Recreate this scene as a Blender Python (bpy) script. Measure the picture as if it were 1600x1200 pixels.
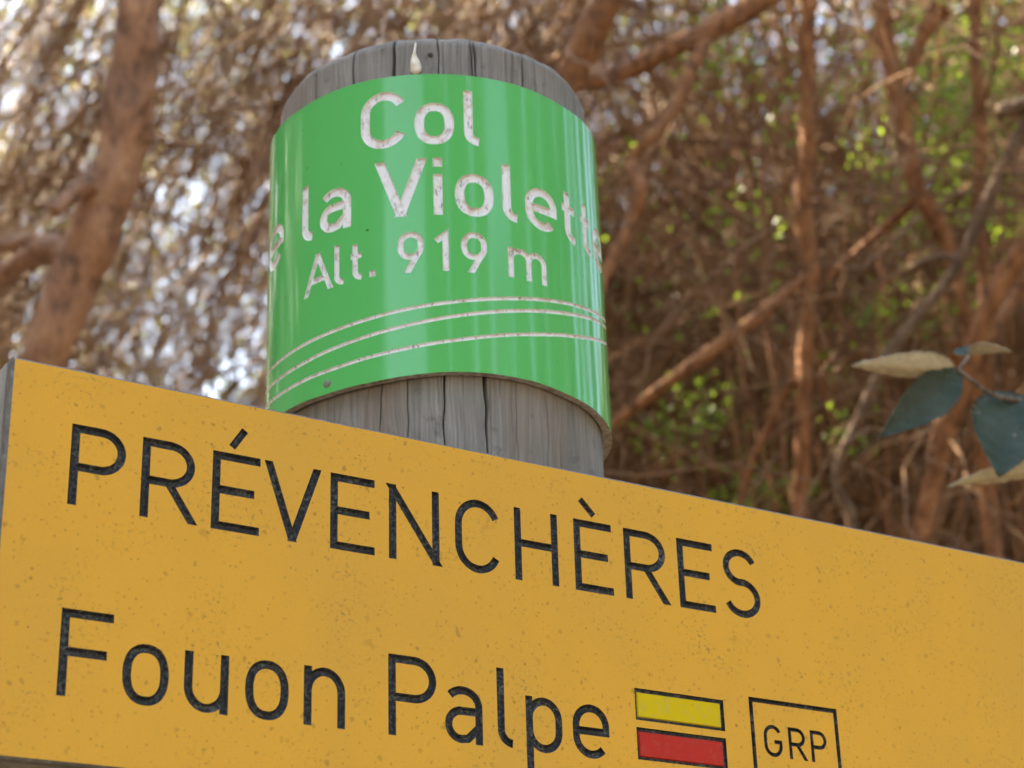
import bpy, bmesh, math, random
import numpy as np
from mathutils import Matrix, Vector

# ------------------------------------------------------------------ start, camera, light
for o in list(bpy.data.objects):
    bpy.data.objects.remove(o)
SC = bpy.context.scene
COL = SC.collection
random.seed(7)
RNG = np.random.default_rng(11)

ZOFF = 1.7466                      # the surveyed numbers below are in mm above this height
CAM_ROT = np.array([[0.8488682659, -0.5278545749, -0.0281463124],    # right
                    [0.1913792566, 0.3565278113, -0.9144735644],     # down
                    [0.4927439977, 0.7708809685, 0.4036655610]])     # forward
CAM_LOC = np.array([-0.1507688, -0.6194569, -0.2465543 + ZOFF])
FPX = 3095.0
cam_d = bpy.data.cameras.new('camera')
cam_d.sensor_width = 36.0
cam_d.lens = FPX / 1600 * 36.0
cam_d.clip_start = 0.02
cam_d.clip_end = 900
cam_d.dof.use_dof = True
cam_d.dof.focus_distance = 0.765
cam_d.dof.aperture_fstop = 15.5
cam_d.dof.aperture_blades = 0
cam = bpy.data.objects.new('camera', cam_d)
COL.objects.link(cam)
mw = Matrix.Identity(4)
for i in range(3):
    mw[i][0] = CAM_ROT[0][i]
    mw[i][1] = -CAM_ROT[1][i]
    mw[i][2] = -CAM_ROT[2][i]
    mw[i][3] = CAM_LOC[i]
cam.matrix_world = mw
SC.camera = cam

SUN_DIR = Vector((-0.42, 0.60, 0.70)).normalized()      # towards the sun: behind the sign to the left, high
world = bpy.data.worlds.new('World')
SC.world = world
world.use_nodes = True
wn = world.node_tree
bg = wn.nodes['Background']
sky = wn.nodes.new('ShaderNodeTexSky')
sky.sky_type = 'NISHITA'
sky.sun_disc = False
sky.sun_elevation = math.asin(SUN_DIR.z)
sky.sun_rotation = math.atan2(SUN_DIR.x, SUN_DIR.y)
sky.altitude = 900
sky.air_density = 1.0
sky.dust_density = 3.5
sky.ozone_density = 1.0
wn.links.new(sky.outputs[0], bg.inputs[0])
bg.inputs[1].default_value = 0.15
sun_d = bpy.data.lights.new('sun', 'SUN')
sun_d.energy = 4.5
sun_d.angle = math.radians(0.53)
sun_d.color = (1.0, 0.95, 0.87)
sun = bpy.data.objects.new('sun', sun_d)
sun.rotation_euler = SUN_DIR.to_track_quat('Z', 'Y').to_euler()
sun.location = (0, 3, 12)
COL.objects.link(sun)

SC.view_settings.view_transform = 'Standard'
SC.view_settings.look = 'None'
SC.view_settings.exposure = 3.3
SC.view_settings.gamma = 1.0
SC.view_settings.use_curve_mapping = False
SC.view_settings.use_white_balance = True
SC.view_settings.white_balance_temperature = 8300
SC.view_settings.white_balance_tint = 6
SC.cycles.use_denoising = True
SC.cycles.max_bounces = 8
SC.cycles.transparent_max_bounces = 8
SC.cycles.sample_clamp_indirect = 6.0


# ------------------------------------------------------------------ helpers
def at(px, py, dist):
    """the point of the place seen at a photo pixel, dist metres along the view axis"""
    v = CAM_ROT.T @ np.array([(px - 800) / FPX, (py - 600) / FPX, 1.0])
    return CAM_LOC + v * dist


def tag(o, label=None, cat=None, group=None, kind=None):
    if label: o['label'] = label
    if cat: o['category'] = cat
    if group: o['group'] = group
    if kind: o['kind'] = kind
    return o


def empty(name, loc, label, cat, group=None):
    o = bpy.data.objects.new(name, None)
    o.empty_display_size = 0.1
    o.location = loc
    COL.objects.link(o)
    bpy.context.view_layer.update()
    return tag(o, label, cat, group)


def link(name, me, mats, parent=None, smooth=False):
    me.name = name
    o = bpy.data.objects.new(name, me)
    COL.objects.link(o)
    if mats is not None:
        me.materials.clear()
        for m in (mats if isinstance(mats, (list, tuple)) else [mats]):
            me.materials.append(m)
    if smooth:
        me.polygons.foreach_set('use_smooth', np.ones(len(me.polygons), bool))
    if parent is not None:
        o.parent = parent
        if parent.type == 'EMPTY':          # mesh parents carry no transform of their own
            o.matrix_parent_inverse = Matrix.Translation(-parent.location)
    return o


def mesh_np(name, V, F):
    """F: (n,4) or (n,3) index array"""
    me = bpy.data.meshes.new(name)
    V = np.asarray(V, np.float32).reshape(-1, 3)
    F = np.asarray(F, np.int32)
    k = F.shape[1]
    me.vertices.add(len(V))
    me.vertices.foreach_set('co', V.ravel())
    me.loops.add(F.size)
    me.loops.foreach_set('vertex_index', F.ravel())
    me.polygons.add(len(F))
    me.polygons.foreach_set('loop_start', np.arange(0, F.size, k, dtype=np.int32))
    me.update(calc_edges=True)
    return me


def grid_faces(nu, nv, wrap=False):
    i = np.arange(nu - (0 if wrap else 1))
    j = np.arange(nv - 1)
    I, J = np.meshgrid(i, j, indexing='ij')
    I2 = (I + 1) % nu
    return np.stack([I * nv + J, I2 * nv + J, I2 * nv + J + 1, I * nv + J + 1], -1).reshape(-1, 4)


class Mat:
    """small node builder"""
    def __init__(s, name, rough=0.6, spec=0.4):
        s.m = bpy.data.materials.new(name)
        s.m.use_nodes = True
        s.t = s.m.node_tree
        s.b = s.t.nodes['Principled BSDF']
        s.b.inputs['Roughness'].default_value = rough
        s.b.inputs['Specular IOR Level'].default_value = spec

    def n(s, typ, ins=None, **kw):
        nd = s.t.nodes.new(typ)
        for k, v in kw.items():
            setattr(nd, k, v)
        for k, v in (ins or {}).items():
            if hasattr(v, 'is_linked'):
                s.t.links.new(v, nd.inputs[k])
            else:
                nd.inputs[k].default_value = v
        return nd

    def coord(s, scale=(1, 1, 1), kind='Object'):
        tc = s.n('ShaderNodeTexCoord')
        return s.n('ShaderNodeMapping', {'Vector': tc.outputs[kind], 'Scale': scale}).outputs[0]

    def noise(s, vec, scale, detail=3, rough=0.55, dist=0.0):
        return s.n('ShaderNodeTexNoise', {'Vector': vec, 'Scale': scale, 'Detail': detail, 'Roughness': rough,
                                          'Distortion': dist}).outputs[0]

    def ramp(s, fac, stops):
        r = s.n('ShaderNodeValToRGB', {'Fac': fac})
        e = r.color_ramp.elements
        while len(e) < len(stops):
            e.new(0.5)
        for el, (p, c) in zip(e, stops):
            el.position = p
            el.color = (c, c, c, 1) if not isinstance(c, (tuple, list)) else (*c, 1)
        return r.outputs[0]

    def mix(s, fac, a, b, mode='MIX'):
        nd = s.t.nodes.new('ShaderNodeMix')
        nd.data_type = 'RGBA'
        nd.blend_type = mode
        for idx, v in ((0, fac), (6, a), (7, b)):
            if hasattr(v, 'is_linked'):
                s.t.links.new(v, nd.inputs[idx])
            elif idx == 0:
                nd.inputs[0].default_value = v
            else:
                nd.inputs[idx].default_value = (*v, 1)
        return nd.outputs[2]

    def math(s, op, a, b=0.0):
        return s.n('ShaderNodeMath', {0: a, 1: b}, operation=op).outputs[0]

    def set(s, name, v):
        if hasattr(v, 'is_linked'):
            s.t.links.new(v, s.b.inputs[name])
        else:
            s.b.inputs[name].default_value = (*v, 1) if isinstance(v, tuple) and len(v) == 3 else v

    def bump(s, h, strength=0.3, dist=0.001):
        nd = s.n('ShaderNodeBump', {'Height': h, 'Strength': strength, 'Distance': dist})
        s.t.links.new(nd.outputs[0], s.b.inputs['Normal'])


# ------------------------------------------------------------------ materials
def specks(m, co, scale, thr, keep):
    """irregular dots: a voronoi distance cut, kept only in some cells"""
    wob = m.n('ShaderNodeTexNoise', {'Vector': co, 'Scale': scale * 2.3, 'Detail': 2.0})
    vv = m.n('ShaderNodeVectorMath', {0: wob.outputs[1], 1: (0.5 / scale,) * 3}, operation='MULTIPLY')
    va = m.n('ShaderNodeVectorMath', {0: co, 1: vv.outputs[0]}, operation='ADD')
    vo = m.n('ShaderNodeTexVoronoi', {'Vector': va.outputs[0], 'Scale': scale})
    d = m.ramp(vo.outputs['Distance'], [(thr * 0.55, 1.0), (thr, 0.0)])
    sep = m.n('ShaderNodeSeparateColor', {0: vo.outputs['Color']})
    k = m.math('LESS_THAN', sep.outputs[0], keep)
    sz = m.math('MULTIPLY', sep.outputs[1], 1.0)
    return m.math('MULTIPLY', m.math('MULTIPLY', d, k), sz)


def mat_panel():
    m = Mat('yellow_laminate', 0.5, 0.22)
    co = m.coord((1, 1, 1))
    big = m.noise(m.coord((1, 1, 0.6)), 11.0, 5, 0.6)
    col = m.mix(m.ramp(big, [(0.35, 0.0), (0.7, 1.0)]), (0.630, 0.310, 0.028), (0.540, 0.280, 0.036))
    fine = m.noise(co, 900.0, 2)
    col = m.mix(m.ramp(fine, [(0.35, 0.0), (0.8, 0.25)]), col, (0.36, 0.22, 0.05))
    # grime gathered in clumps
    clump = m.ramp(m.noise(co, 38.0, 4, 0.6), [(0.50, 0.0), (0.68, 1.0)])
    grit = m.ramp(m.noise(co, 520.0, 3, 0.7), [(0.55, 0.0), (0.66, 1.0)])
    col = m.mix(m.math('MULTIPLY', m.math('MULTIPLY', clump, grit), 0.8), col, (0.13, 0.10, 0.03))
    col = m.mix(m.math('MULTIPLY', specks(m, co, 190.0, 0.22, 0.42), 1.0), col, (0.035, 0.022, 0.010))
    col = m.mix(m.math('MULTIPLY', specks(m, co, 460.0, 0.30, 0.30), 1.0), col, (0.06, 0.035, 0.014))
    col = m.mix(m.math('MULTIPLY', specks(m, co, 60.0, 0.13, 0.34), 1.0), col, (0.03, 0.018, 0.010))
    m.set('Base Color', col)
    m.set('Roughness', m.ramp(big, [(0.3, 0.38), (0.8, 0.52)]))
    m.bump(fine, 0.12, 0.0002)
    return m.m


def mat_groove_dark():
    m = Mat('engraved_black_core', 0.6, 0.25)
    co = m.coord((1, 1, 1))
    a = m.ramp(m.noise(co, 700.0, 4, 0.7), [(0.46, 0.0), (0.70, 1.0)])
    b = m.ramp(m.noise(co, 90.0, 3), [(0.40, 0.15), (0.75, 0.9)])
    col = m.mix(m.math('MULTIPLY', a, b), (0.008, 0.009, 0.012), (0.21, 0.21, 0.20))
    m.set('Base Color', col)
    m.bump(m.noise(co, 1200.0, 2), 0.35, 0.0003)
    return m.m


def mat_core():
    m = Mat('laminate_edge_grey', 0.6, 0.3)
    co = m.coord((1, 1, 1))
    a = m.noise(co, 260.0, 4, 0.65)
    m.set('Base Color', m.ramp(a, [(0.35, (0.07, 0.07, 0.07)), (0.6, (0.12, 0.12, 0.118)), (0.8, (0.34, 0.34, 0.33))]))
    m.bump(a, 0.3, 0.0004)
    return m.m


def mat_wood(name, c0, c1, c2, stain=False):
    m = Mat(name, 0.82, 0.2)
    co = m.coord((1, 1, 1))
    wn_ = m.n('ShaderNodeTexNoise', {'Vector': m.coord((1, 1, 0.5)), 'Scale': 26.0, 'Detail': 3.0})
    wv = m.n('ShaderNodeVectorMath', {0: wn_.outputs[1], 1: (0.010, 0.010, 0.02)}, operation='MULTIPLY')
    wa = m.n('ShaderNodeVectorMath', {0: co, 1: wv.outputs[0]}, operation='ADD').outputs[0]
    st = m.n('ShaderNodeMapping', {'Vector': wa, 'Scale': (1, 1, 0.06)}).outputs[0]
    st2 = m.n('ShaderNodeMapping', {'Vector': wa, 'Scale': (1, 1, 0.02)}).outputs[0]
    g = m.noise(st, 240.0, 5, 0.65, 0.4)
    g2 = m.noise(st2, 900.0, 3, 0.6)
    g3 = m.noise(co, 28.0, 4, 0.6)
    fib = m.mix(0.45, g, g2)
    col = m.ramp(fib, [(0.30, c0), (0.5, c1), (0.72, c2)])
    col = m.mix(m.ramp(g3, [(0.35, 0.35), (0.65, 0.0)]), col, tuple(x * 0.55 for x in c1))
    crack = m.ramp(m.noise(m.coord((1, 1, 0.03)), 330.0, 2, 0.5), [(0.64, 0.0), (0.70, 1.0)])
    col = m.mix(m.math('MULTIPLY', crack, 0.45), col, (0.03, 0.028, 0.025))
    blot = m.ramp(m.noise(co, 70.0, 4, 0.7), [(0.60, 0.0), (0.70, 1.0)])
    col = m.mix(m.math('MULTIPLY', blot, 0.5), col, (0.05, 0.05, 0.045))
    if stain:   # rust-brown and lichen-pale run marks
        br = m.ramp(m.noise(m.coord((1, 1, 0.3)), 22.0, 3), [(0.52, 0.0), (0.7, 1.0)])
        col = m.mix(m.math('MULTIPLY', br, 0.30), col, (0.19, 0.115, 0.07))
    m.set('Base Color', col)
    m.bump(fib, 0.6, 0.0008)
    return m.m


def mat_plate():
    m = Mat('green_enamel', 0.16, 0.42)
    co = m.coord((1, 1, 1))
    st = m.coord((1, 1, 0.02))
    n1 = m.noise(co, 12.0, 3)
    col = m.mix(n1, (0.066, 0.375, 0.100), (0.078, 0.400, 0.115))
    dirt = m.ramp(m.noise(m.coord((1, 1, 0.12)), 75.0, 5, 0.7), [(0.55, 0.0), (0.80, 0.35)])
    col = m.mix(dirt, col, (0.13, 0.27, 0.09))
    col = m.mix(m.math('MULTIPLY', specks(m, co, 130.0, 0.10, 0.18), 0.8), col, (0.03, 0.06, 0.025))
    m.set('Base Color', col)
    streak = m.noise(st, 260.0, 3, 0.6)
    m.set('Roughness', m.ramp(streak, [(0.35, 0.09), (0.7, 0.17)]))
    m.bump(m.noise(m.coord((1, 1, 0.008)), 120.0, 2), 0.05, 0.0006)
    return m.m


def mat_groove_white():
    m = Mat('engraved_white_core', 0.6, 0.3)
    co = m.coord((1, 1, 1))
    fl = m.ramp(m.noise(m.coord((1, 1, 0.45)), 520.0, 4, 0.7), [(0.57, 0.0), (0.66, 1.0)])
    br = m.ramp(m.noise(co, 240.0, 4, 0.6), [(0.50, 0.0), (0.70, 0.8)])
    col = m.mix(br, (0.66, 0.65, 0.67), (0.44, 0.35, 0.27))
    col = m.mix(m.math('MULTIPLY', fl, 0.75), col, (0.12, 0.11, 0.10))
    m.set('Base Color', col)
    m.bump(m.noise(co, 1100.0, 3), 0.4, 0.0004)
    return m.m


def mat_paint(name, c, wear):
    m = Mat(name, 0.5, 0.15)
    co = m.coord((1, 1, 1))
    w = m.ramp(m.noise(co, 260.0, 4, 0.7), [(0.52, 0.0), (0.75, 0.7)])
    col = m.mix(w, c, wear)
    col = m.mix(m.math('MULTIPLY', specks(m, co, 300.0, 0.22, 0.22), 0.8), col, (0.05, 0.04, 0.02))
    m.set('Base Color', col)
    m.bump(m.noise(co, 700.0, 2), 0.2, 0.0003)
    return m.m


def mat_bark(name, c0, c1, c2, scale=30.0):
    m = Mat(name, 0.75, 0.25)
    co = m.coord((1, 1, 0.45))
    n = m.noise(co, scale, 5, 0.65, 0.6)
    f = m.noise(co, scale * 5, 3, 0.6)
    col = m.ramp(m.mix(0.3, n, f), [(0.38, c0), (0.51, c1), (0.64, c2)])
    m.set('Base Color', col)
    m.bump(n, 1.0, 0.012)
    return m.m


def mat_twig(name, c0, c1, c2, rough=0.5, spec=0.5):
    m = Mat(name, rough, spec)
    co = m.coord((1, 1, 1))
    n = m.noise(co, 3.5, 3, 0.6)
    f = m.noise(co, 40.0, 2, 0.6)
    m.set('Base Color', m.ramp(m.mix(0.4, n, f), [(0.32, c0), (0.5, c1), (0.68, c2)]))
    return m.m


def mat_leaf(name, c0, c1, trans, rough=0.35, spec=0.5, sc=6.0, through=0.45):
    m = Mat(name, rough, spec)
    co = m.coord((1, 1, 1))
    n = m.noise(co, sc, 3, 0.6)
    col = m.ramp(n, [(0.35, c0), (0.65, c1)])
    m.set('Base Color', col)
    tr = m.n('ShaderNodeBsdfTranslucent', {'Color': m.mix(0.55, col, trans)})
    ms = m.n('ShaderNodeMixShader', {0: through, 1: m.b.outputs[0], 2: tr.outputs[0]})
    out = [n for n in m.t.nodes if n.type == 'OUTPUT_MATERIAL'][0]
    m.t.links.new(ms.outputs[0], out.inputs[0])
    return m.m


M_PANEL = mat_panel()
M_DARK = mat_groove_dark()
M_CORE = mat_core()
M_POST = mat_wood('weathered_post_wood', (0.105, 0.095, 0.087), (0.20, 0.183, 0.168), (0.31, 0.288, 0.268), True)
M_PLANK = mat_wood('grey_plank_wood', (0.13, 0.125, 0.12), (0.22, 0.215, 0.21), (0.32, 0.315, 0.31))
M_GREEN = mat_plate()
M_WHITE = mat_groove_white()
M_YEL = mat_paint('bright_yellow_paint', (0.52, 0.37, 0.006), (0.36, 0.31, 0.09))
M_RED = mat_paint('red_paint', (0.40, 0.020, 0.013), (0.30, 0.07, 0.055))
M_BARK = mat_bark('reddish_bark', (0.13, 0.072, 0.050), (0.32, 0.165, 0.105), (0.46, 0.255, 0.155), 26.0)
M_BARK2 = mat_bark('orange_brown_bark', (0.085, 0.040, 0.020), (0.27, 0.112, 0.048), (0.38, 0.185, 0.088), 60.0)
M_BARK3 = mat_bark('pale_dead_bark', (0.075, 0.044, 0.027), (0.14, 0.084, 0.052), (0.21, 0.135, 0.09), 45.0)
M_TWIG = mat_twig('dry_brown_twig', (0.074, 0.036, 0.017), (0.185, 0.092, 0.043), (0.30, 0.165, 0.088), 0.65, 0.22)


# ------------------------------------------------------------------ engraved lettering
def arc(cx, cy, rx, ry, a0, a1, n=None):
    n = n or max(5, int(abs(a1 - a0) / 9) + 1)
    a = np.radians(np.linspace(a0, a1, n))
    return [(cx + rx * math.cos(t), cy + ry * math.sin(t)) for t in a]


def oval(cx, cy, rx, ry, n=44, e=2.35):
    out = []
    for t in np.linspace(0, 2 * math.pi, n, endpoint=False):
        c, s = math.cos(t), math.sin(t)
        out.append((cx + rx * math.copysign(abs(c) ** (2 / e), c), cy + ry * math.copysign(abs(s) ** (2 / e), s)))
    return out


# a glyph is a list of (points, cap at start, cap at end, closed); caps: p projecting, b butt, h cut level
def glyph(ch):
    S = lambda pts, a='p', b='p', c=False: (pts, a, b, c)
    if ch == 'P':
        return [S([(0, 0), (0, 1), (0.55, 1)] + arc(0.55, 0.735, 0.45, 0.265, 80, -90) + [(0, 0.47)], 'p', 'b')]
    if ch == 'R':
        return [S([(0, 0), (0, 1), (0.52, 1)] + arc(0.52, 0.735, 0.46, 0.265, 80, -90) + [(0, 0.47)], 'p', 'b'),
                S([(0.50, 0.47), (1.0, 0)], 'b', 'h')]
    if ch == 'E':
        return [S([(1, 1), (0, 1), (0, 0), (1, 0)]), S([(0, 0.515), (0.86, 0.515)], 'b', 'p')]
    if ch == 'F':
        return [S([(1, 1), (0, 1), (0, 0)]), S([(0, 0.51), (0.88, 0.51)], 'b', 'p')]
    if ch == 'V':
        return [S([(0.0, 1), (0.485, 0)], 'h', 'h'), S([(1, 1), (0.515, 0)], 'h', 'h')]
    if ch == 'N':
        return [S([(0, 0), (0, 1)]), S([(1, 0), (1, 1)]), S([(0.0, 1), (1.0, 0)], 'h', 'h')]
    if ch == 'C':
        return [S(arc(0.5, 0.66, 0.5, 0.34, 24, 180) + arc(0.5, 0.34, 0.5, 0.34, 180, 336), 'b', 'b')]
    if ch == 'G':
        return [S(arc(0.5, 0.66, 0.5, 0.34, 28, 180) + arc(0.5, 0.34, 0.5, 0.34, 180, 360) + [(1, 0.47), (0.58, 0.47)], 'b', 'b')]
    if ch == 'H':
        return [S([(0, 0), (0, 1)]), S([(1, 0), (1, 1)]), S([(0, 0.52), (1, 0.52)], 'b', 'b')]
    if ch == 'S':
        return [S(arc(0.5, 0.755, 0.46, 0.245, 24, 262) + arc(0.5, 0.26, 0.5, 0.26, 82, -158), 'b', 'b')]
    if ch == 'o':
        return [S(oval(0.5, 0.5, 0.5, 0.5), c=True)]
    if ch == 'u':
        return [S([(0, 1)] + arc(0.5, 0.40, 0.5, 0.40, 180, 360), 'p', 'b'), S([(1, 1), (1, 0)])]
    if ch == 'n':
        return [S([(0, 0), (0, 1)]), S(arc(0.5, 0.60, 0.5, 0.40, 180, 0) + [(1, 0)], 'b', 'p')]
    if ch == 'm':
        return [S([(0, 0), (0, 1)]), S(arc(0.26, 0.66, 0.26, 0.34, 180, 0) + [(0.52, 0)], 'b', 'p'),
                S(arc(0.76, 0.66, 0.24, 0.34, 172, 0) + [(1, 0)], 'b', 'p')]
    if ch == 'a':
        return [S(arc(0.46, 0.68, 0.52, 0.32, 142, 0) + [(0.98, 0)], 'b', 'p'),
                S([(0.98, 0.575), (0.42, 0.575)] + arc(0.40, 0.288, 0.40, 0.288, 90, 270) + [(0.62, 0.02), (0.98, 0.26)], 'b', 'b')]
    if ch == 'l':
        return [S([(0, 1)] + arc(1.0, 0.19, 1.0, 0.19, 180, 270, 9), 'p', 'b')]
    if ch == 't':
        return [S([(0.40, 1)] + arc(1.0, 0.20, 0.60, 0.20, 180, 270, 9), 'p', 'b'), S([(0.0, 0.70), (1.0, 0.70)], 'b', 'b')]
    if ch == 'p':
        return [S([(0, 1), (0, -0.42)]), S(arc(0.5, 0.62, 0.5, 0.38, 180, 0) + arc(0.5, 0.38, 0.5, 0.38, 0, -180), 'b', 'b')]
    if ch == 'd':
        return [S([(1, 1.43), (1, 0)]), S(arc(0.5, 0.62, 0.5, 0.38, 0, 180) + arc(0.5, 0.38, 0.5, 0.38, 180, 360), 'b', 'b')]
    if ch == 'e':
        return [S([(0, 0.50), (1, 0.50)] + arc(0.5, 0.62, 0.5, 0.38, 0, 180) + arc(0.5, 0.38, 0.5, 0.38, 180, 318), 'b', 'b')]
    if ch == 'i':
        return [S([(0.5, 0), (0.5, 0.66)]), S([(0.5, 0.985), (0.5, 1.0)])]
    if ch == 'A':
        return [S([(0, 0), (0.49, 1)], 'h', 'h'), S([(1, 0), (0.51, 1)], 'h', 'h'), S([(0.15, 0.30), (0.85, 0.30)], 'b', 'b')]
    if ch == '9':
        return [S(oval(0.5, 0.685, 0.5, 0.315), c=True), S([(0.93, 0.52), (0.40, 0)], 'b', 'h')]
    if ch == '1':
        return [S([(0, 0.80), (1, 1), (1, 0)], 'b', 'p')]
    if ch == '.':
        return [S([(0.5, 0.48), (0.5, 0.52)])]
    raise KeyError(ch)


def sweep(pts, w, c0, c1, closed, y0, y1, ylo, yhi, taper, jit=0.0):
    """a routed stroke as a closed prism; local x,y in the face, depth along the third axis (y0 in front, y1 behind)"""
    P = np.array(pts, float)
    keep = [0] + [i for i in range(1, len(P)) if np.linalg.norm(P[i] - P[i - 1]) > 1e-6]
    P = P[keep]
    n = len(P)
    if closed:
        d = np.roll(P, -1, 0) - P
        d /= np.linalg.norm(d, axis=1)[:, None]
        din = np.roll(d, 1, 0)
    else:
        d = P[1:] - P[:-1]
        d /= np.linalg.norm(d, axis=1)[:, None]
        din = np.vstack([d[:1], d])
        d = np.vstack([d, d[-1:]])
    nn = np.stack([-d[:, 1], d[:, 0]], 1)
    ni = np.stack([-din[:, 1], din[:, 0]], 1)
    mit = (nn + ni) / np.maximum(0.25, 1 + (nn * ni).sum(1))[:, None]
    rings = []
    for wd in (w, w * taper):
        h = wd / 2
        Q = P.copy()
        if not closed:
            if c0 == 'p': Q[0] -= d[0] * h
            if c1 == 'p': Q[-1] += d[-1] * h
        jj = 1 + (RNG.normal(0, jit, n)[:, None] if jit else 0)
        L = Q + mit * h * jj
        R = Q - mit * h * jj
        if not closed:
            for idx, cp, dr in ((0, c0, -d[0]), (-1, c1, d[-1])):
                if cp == 'h':
                    yb = ylo - h if P[idx][1] < (ylo + yhi) / 2 else yhi + h
                    for A in (L, R):
                        A[idx] += dr * ((yb - A[idx][1]) / dr[1])
        rings.append((L, R))
    V, F = [], []
    for (L, R), yy in zip(rings, (y0, y1)):
        for A in (L, R):
            V += [(x, yy, z) for x, z in A]
    a, b, c, e = 0, n, 2 * n, 3 * n           # front L, front R, back L, back R
    m = n if closed else n - 1
    for i in range(m):
        j = (i + 1) % n
        F += [(a + i, a + j, b + j, b + i), (c + j, c + i, e + i, e + j), (a + j, a + i, c + i, c + j), (b + i, b + j, e + j, e + i)]
    if not closed:
        F += [(a, b, e, c), (b + n - 1, a + n - 1, c + n - 1, e + n - 1)]
    return V, F


class Cutters:
    def __init__(s, depth, front=0.3, taper=0.35):
        s.V, s.F, s.items = [], [], []
        s.depth, s.front, s.taper = depth, front, taper

    def stroke(s, pts, w, c0='p', c1='p', closed=False, ylo=0, yhi=0, depth=None, taper=None, jit=0.0):
        dp = depth or s.depth
        tp = s.taper if taper is None else taper
        slope = (1 - tp) * w / dp                      # widen the part in front of the face so that the face cut is w
        wf = w + slope * s.front
        V, F = sweep(pts, wf, c0, c1, closed, -s.front, dp, ylo, yhi, w * tp / wf, jit)
        o = len(s.V)
        s.V += V
        s.F += [tuple(o + i for i in f) for f in F]
        a = np.array(V)
        return a[:, 0].min(), a[:, 0].max(), a[:, 2].min(), a[:, 2].max()

    def box(s, u0, u1, v0, v1, depth):
        o = len(s.V)
        s.V += [(u, y, v) for y in (-s.front, depth) for u, v in ((u0, v0), (u1, v0), (u1, v1), (u0, v1))]
        s.F += [tuple(o + i for i in f) for f in ((0, 1, 2, 3), (7, 6, 5, 4), (0, 4, 5, 1), (1, 5, 6, 2), (2, 6, 7, 3), (3, 7, 4, 0))]

    def letter(s, ch, u0, u1, v0, h, w, label, extra=None):
        """outer box u0..u1, v0..v0+h"""
        b = []
        hw = w / 2
        sx, sy = u1 - u0 - w, h - w
        for pts, c0, c1, cl in glyph(ch):
            q = [(u0 + hw + x * sx, v0 + hw + y * sy) for x, y in pts]
            b.append(s.stroke(q, w, c0, c1, cl, v0 + hw, v0 + h - hw, jit=0.015))
        if extra:
            b.append(s.stroke(extra, w * 0.9, 'b', 'b'))
        s.items.append((label, 'letter', min(x[0] for x in b), max(x[1] for x in b), min(x[2] for x in b), max(x[3] for x in b)))

    def mesh(s):
        me = bpy.data.meshes.new('cutter')
        me.from_pydata(s.V, [], s.F)
        bm = bmesh.new()
        bm.from_mesh(me)
        # every stroke is its own closed shell with outward faces
        bmesh.ops.recalc_face_normals(bm, faces=bm.faces)
        bm.to_mesh(me)
        bm.free()
        me.polygons.foreach_set('material_index', np.ones(len(me.polygons), np.int32))
        return me


def engrave(slab, cut):
    """slab mesh minus the cutters; material slot 1 marks the cut faces"""
    for me in (slab, cut):
        me.materials.clear()
        me.materials.append(M_PANEL)
        me.materials.append(M_DARK)
    cut.polygons.foreach_set('material_index', np.ones(len(cut.polygons), np.int32))
    a = bpy.data.objects.new('slab', slab)
    b = bpy.data.objects.new('cut', cut)
    COL.objects.link(a)
    COL.objects.link(b)
    md = a.modifiers.new('b', 'BOOLEAN')
    md.operation = 'DIFFERENCE'
    md.solver = 'EXACT'
    md.use_self = True
    md.object = b
    bpy.context.view_layer.update()
    dg = bpy.context.evaluated_depsgraph_get()
    res = bpy.data.meshes.new_from_object(a.evaluated_get(dg))
    bpy.data.objects.remove(a)
    bpy.data.objects.remove(b)
    return res


def split_cut(res, items):
    """(body, [piece per item]) as (verts, faces, material) lists"""
    co = np.empty(len(res.vertices) * 3)
    res.vertices.foreach_get('co', co)
    co = co.reshape(-1, 3)
    body, pcs = [], [[] for _ in items]
    for p in res.polygons:
        vs = tuple(p.vertices)
        if p.material_index == 0:
            body.append(vs)
            continue
        c = co[list(vs)]
        cx, cz = c[:, 0].mean(), c[:, 2].mean()
        best, bd = 0, 1e9
        for k, it in enumerate(items):
            dx = max(it[2] - cx, 0, cx - it[3])
            dz = max(it[4] - cz, 0, cz - it[5])
            dd = dx + dz
            if dd < bd:
                best, bd = k, dd
        pcs[best].append(vs)
    return co, body, pcs


def submesh(name, co, faces):
    idx = sorted({i for f in faces for i in f})
    mp = {v: k for k, v in enumerate(idx)}
    me = bpy.data.meshes.new(name)
    me.from_pydata([tuple(co[i]) for i in idx], [], [[mp[i] for i in f] for f in faces])
    me.update()
    return me


def W(u, y, v):
    return (u * 0.001, y * 0.001, v * 0.001 + ZOFF)


# ------------------------------------------------------------------ ground
def fbm(x, y, seed=0):
    r = np.random.default_rng(seed)
    z = 0
    for k in range(5):
        a, b, p, q = r.uniform(0, 6.28, 4)
        f = 0.35 * 1.9 ** k
        z = z + np.sin(x * f * math.cos(a) + y * f * math.sin(a) + p) * np.sin(x * f * math.cos(b) + y * f * math.sin(b) + q) / 1.8 ** k
    return z


def ground_z(x, y):
    # level path by the sign, then a wooded bank rising beyond it to the right
    fwd = x * 0.538 + y * 0.843
    side = x * 0.843 - y * 0.538
    t = np.clip(fwd - 2.0, 0, 22)
    t = np.where(t < 1.5, t * t / 3.0, t - 0.75)
    s = np.clip((side + 3.5) / 5.0, 0.25, 1.0)
    return t * 0.72 * s + 0.07 * fbm(x * 2, y * 2, 3) * np.clip(fwd, 0, 3) / 3


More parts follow.
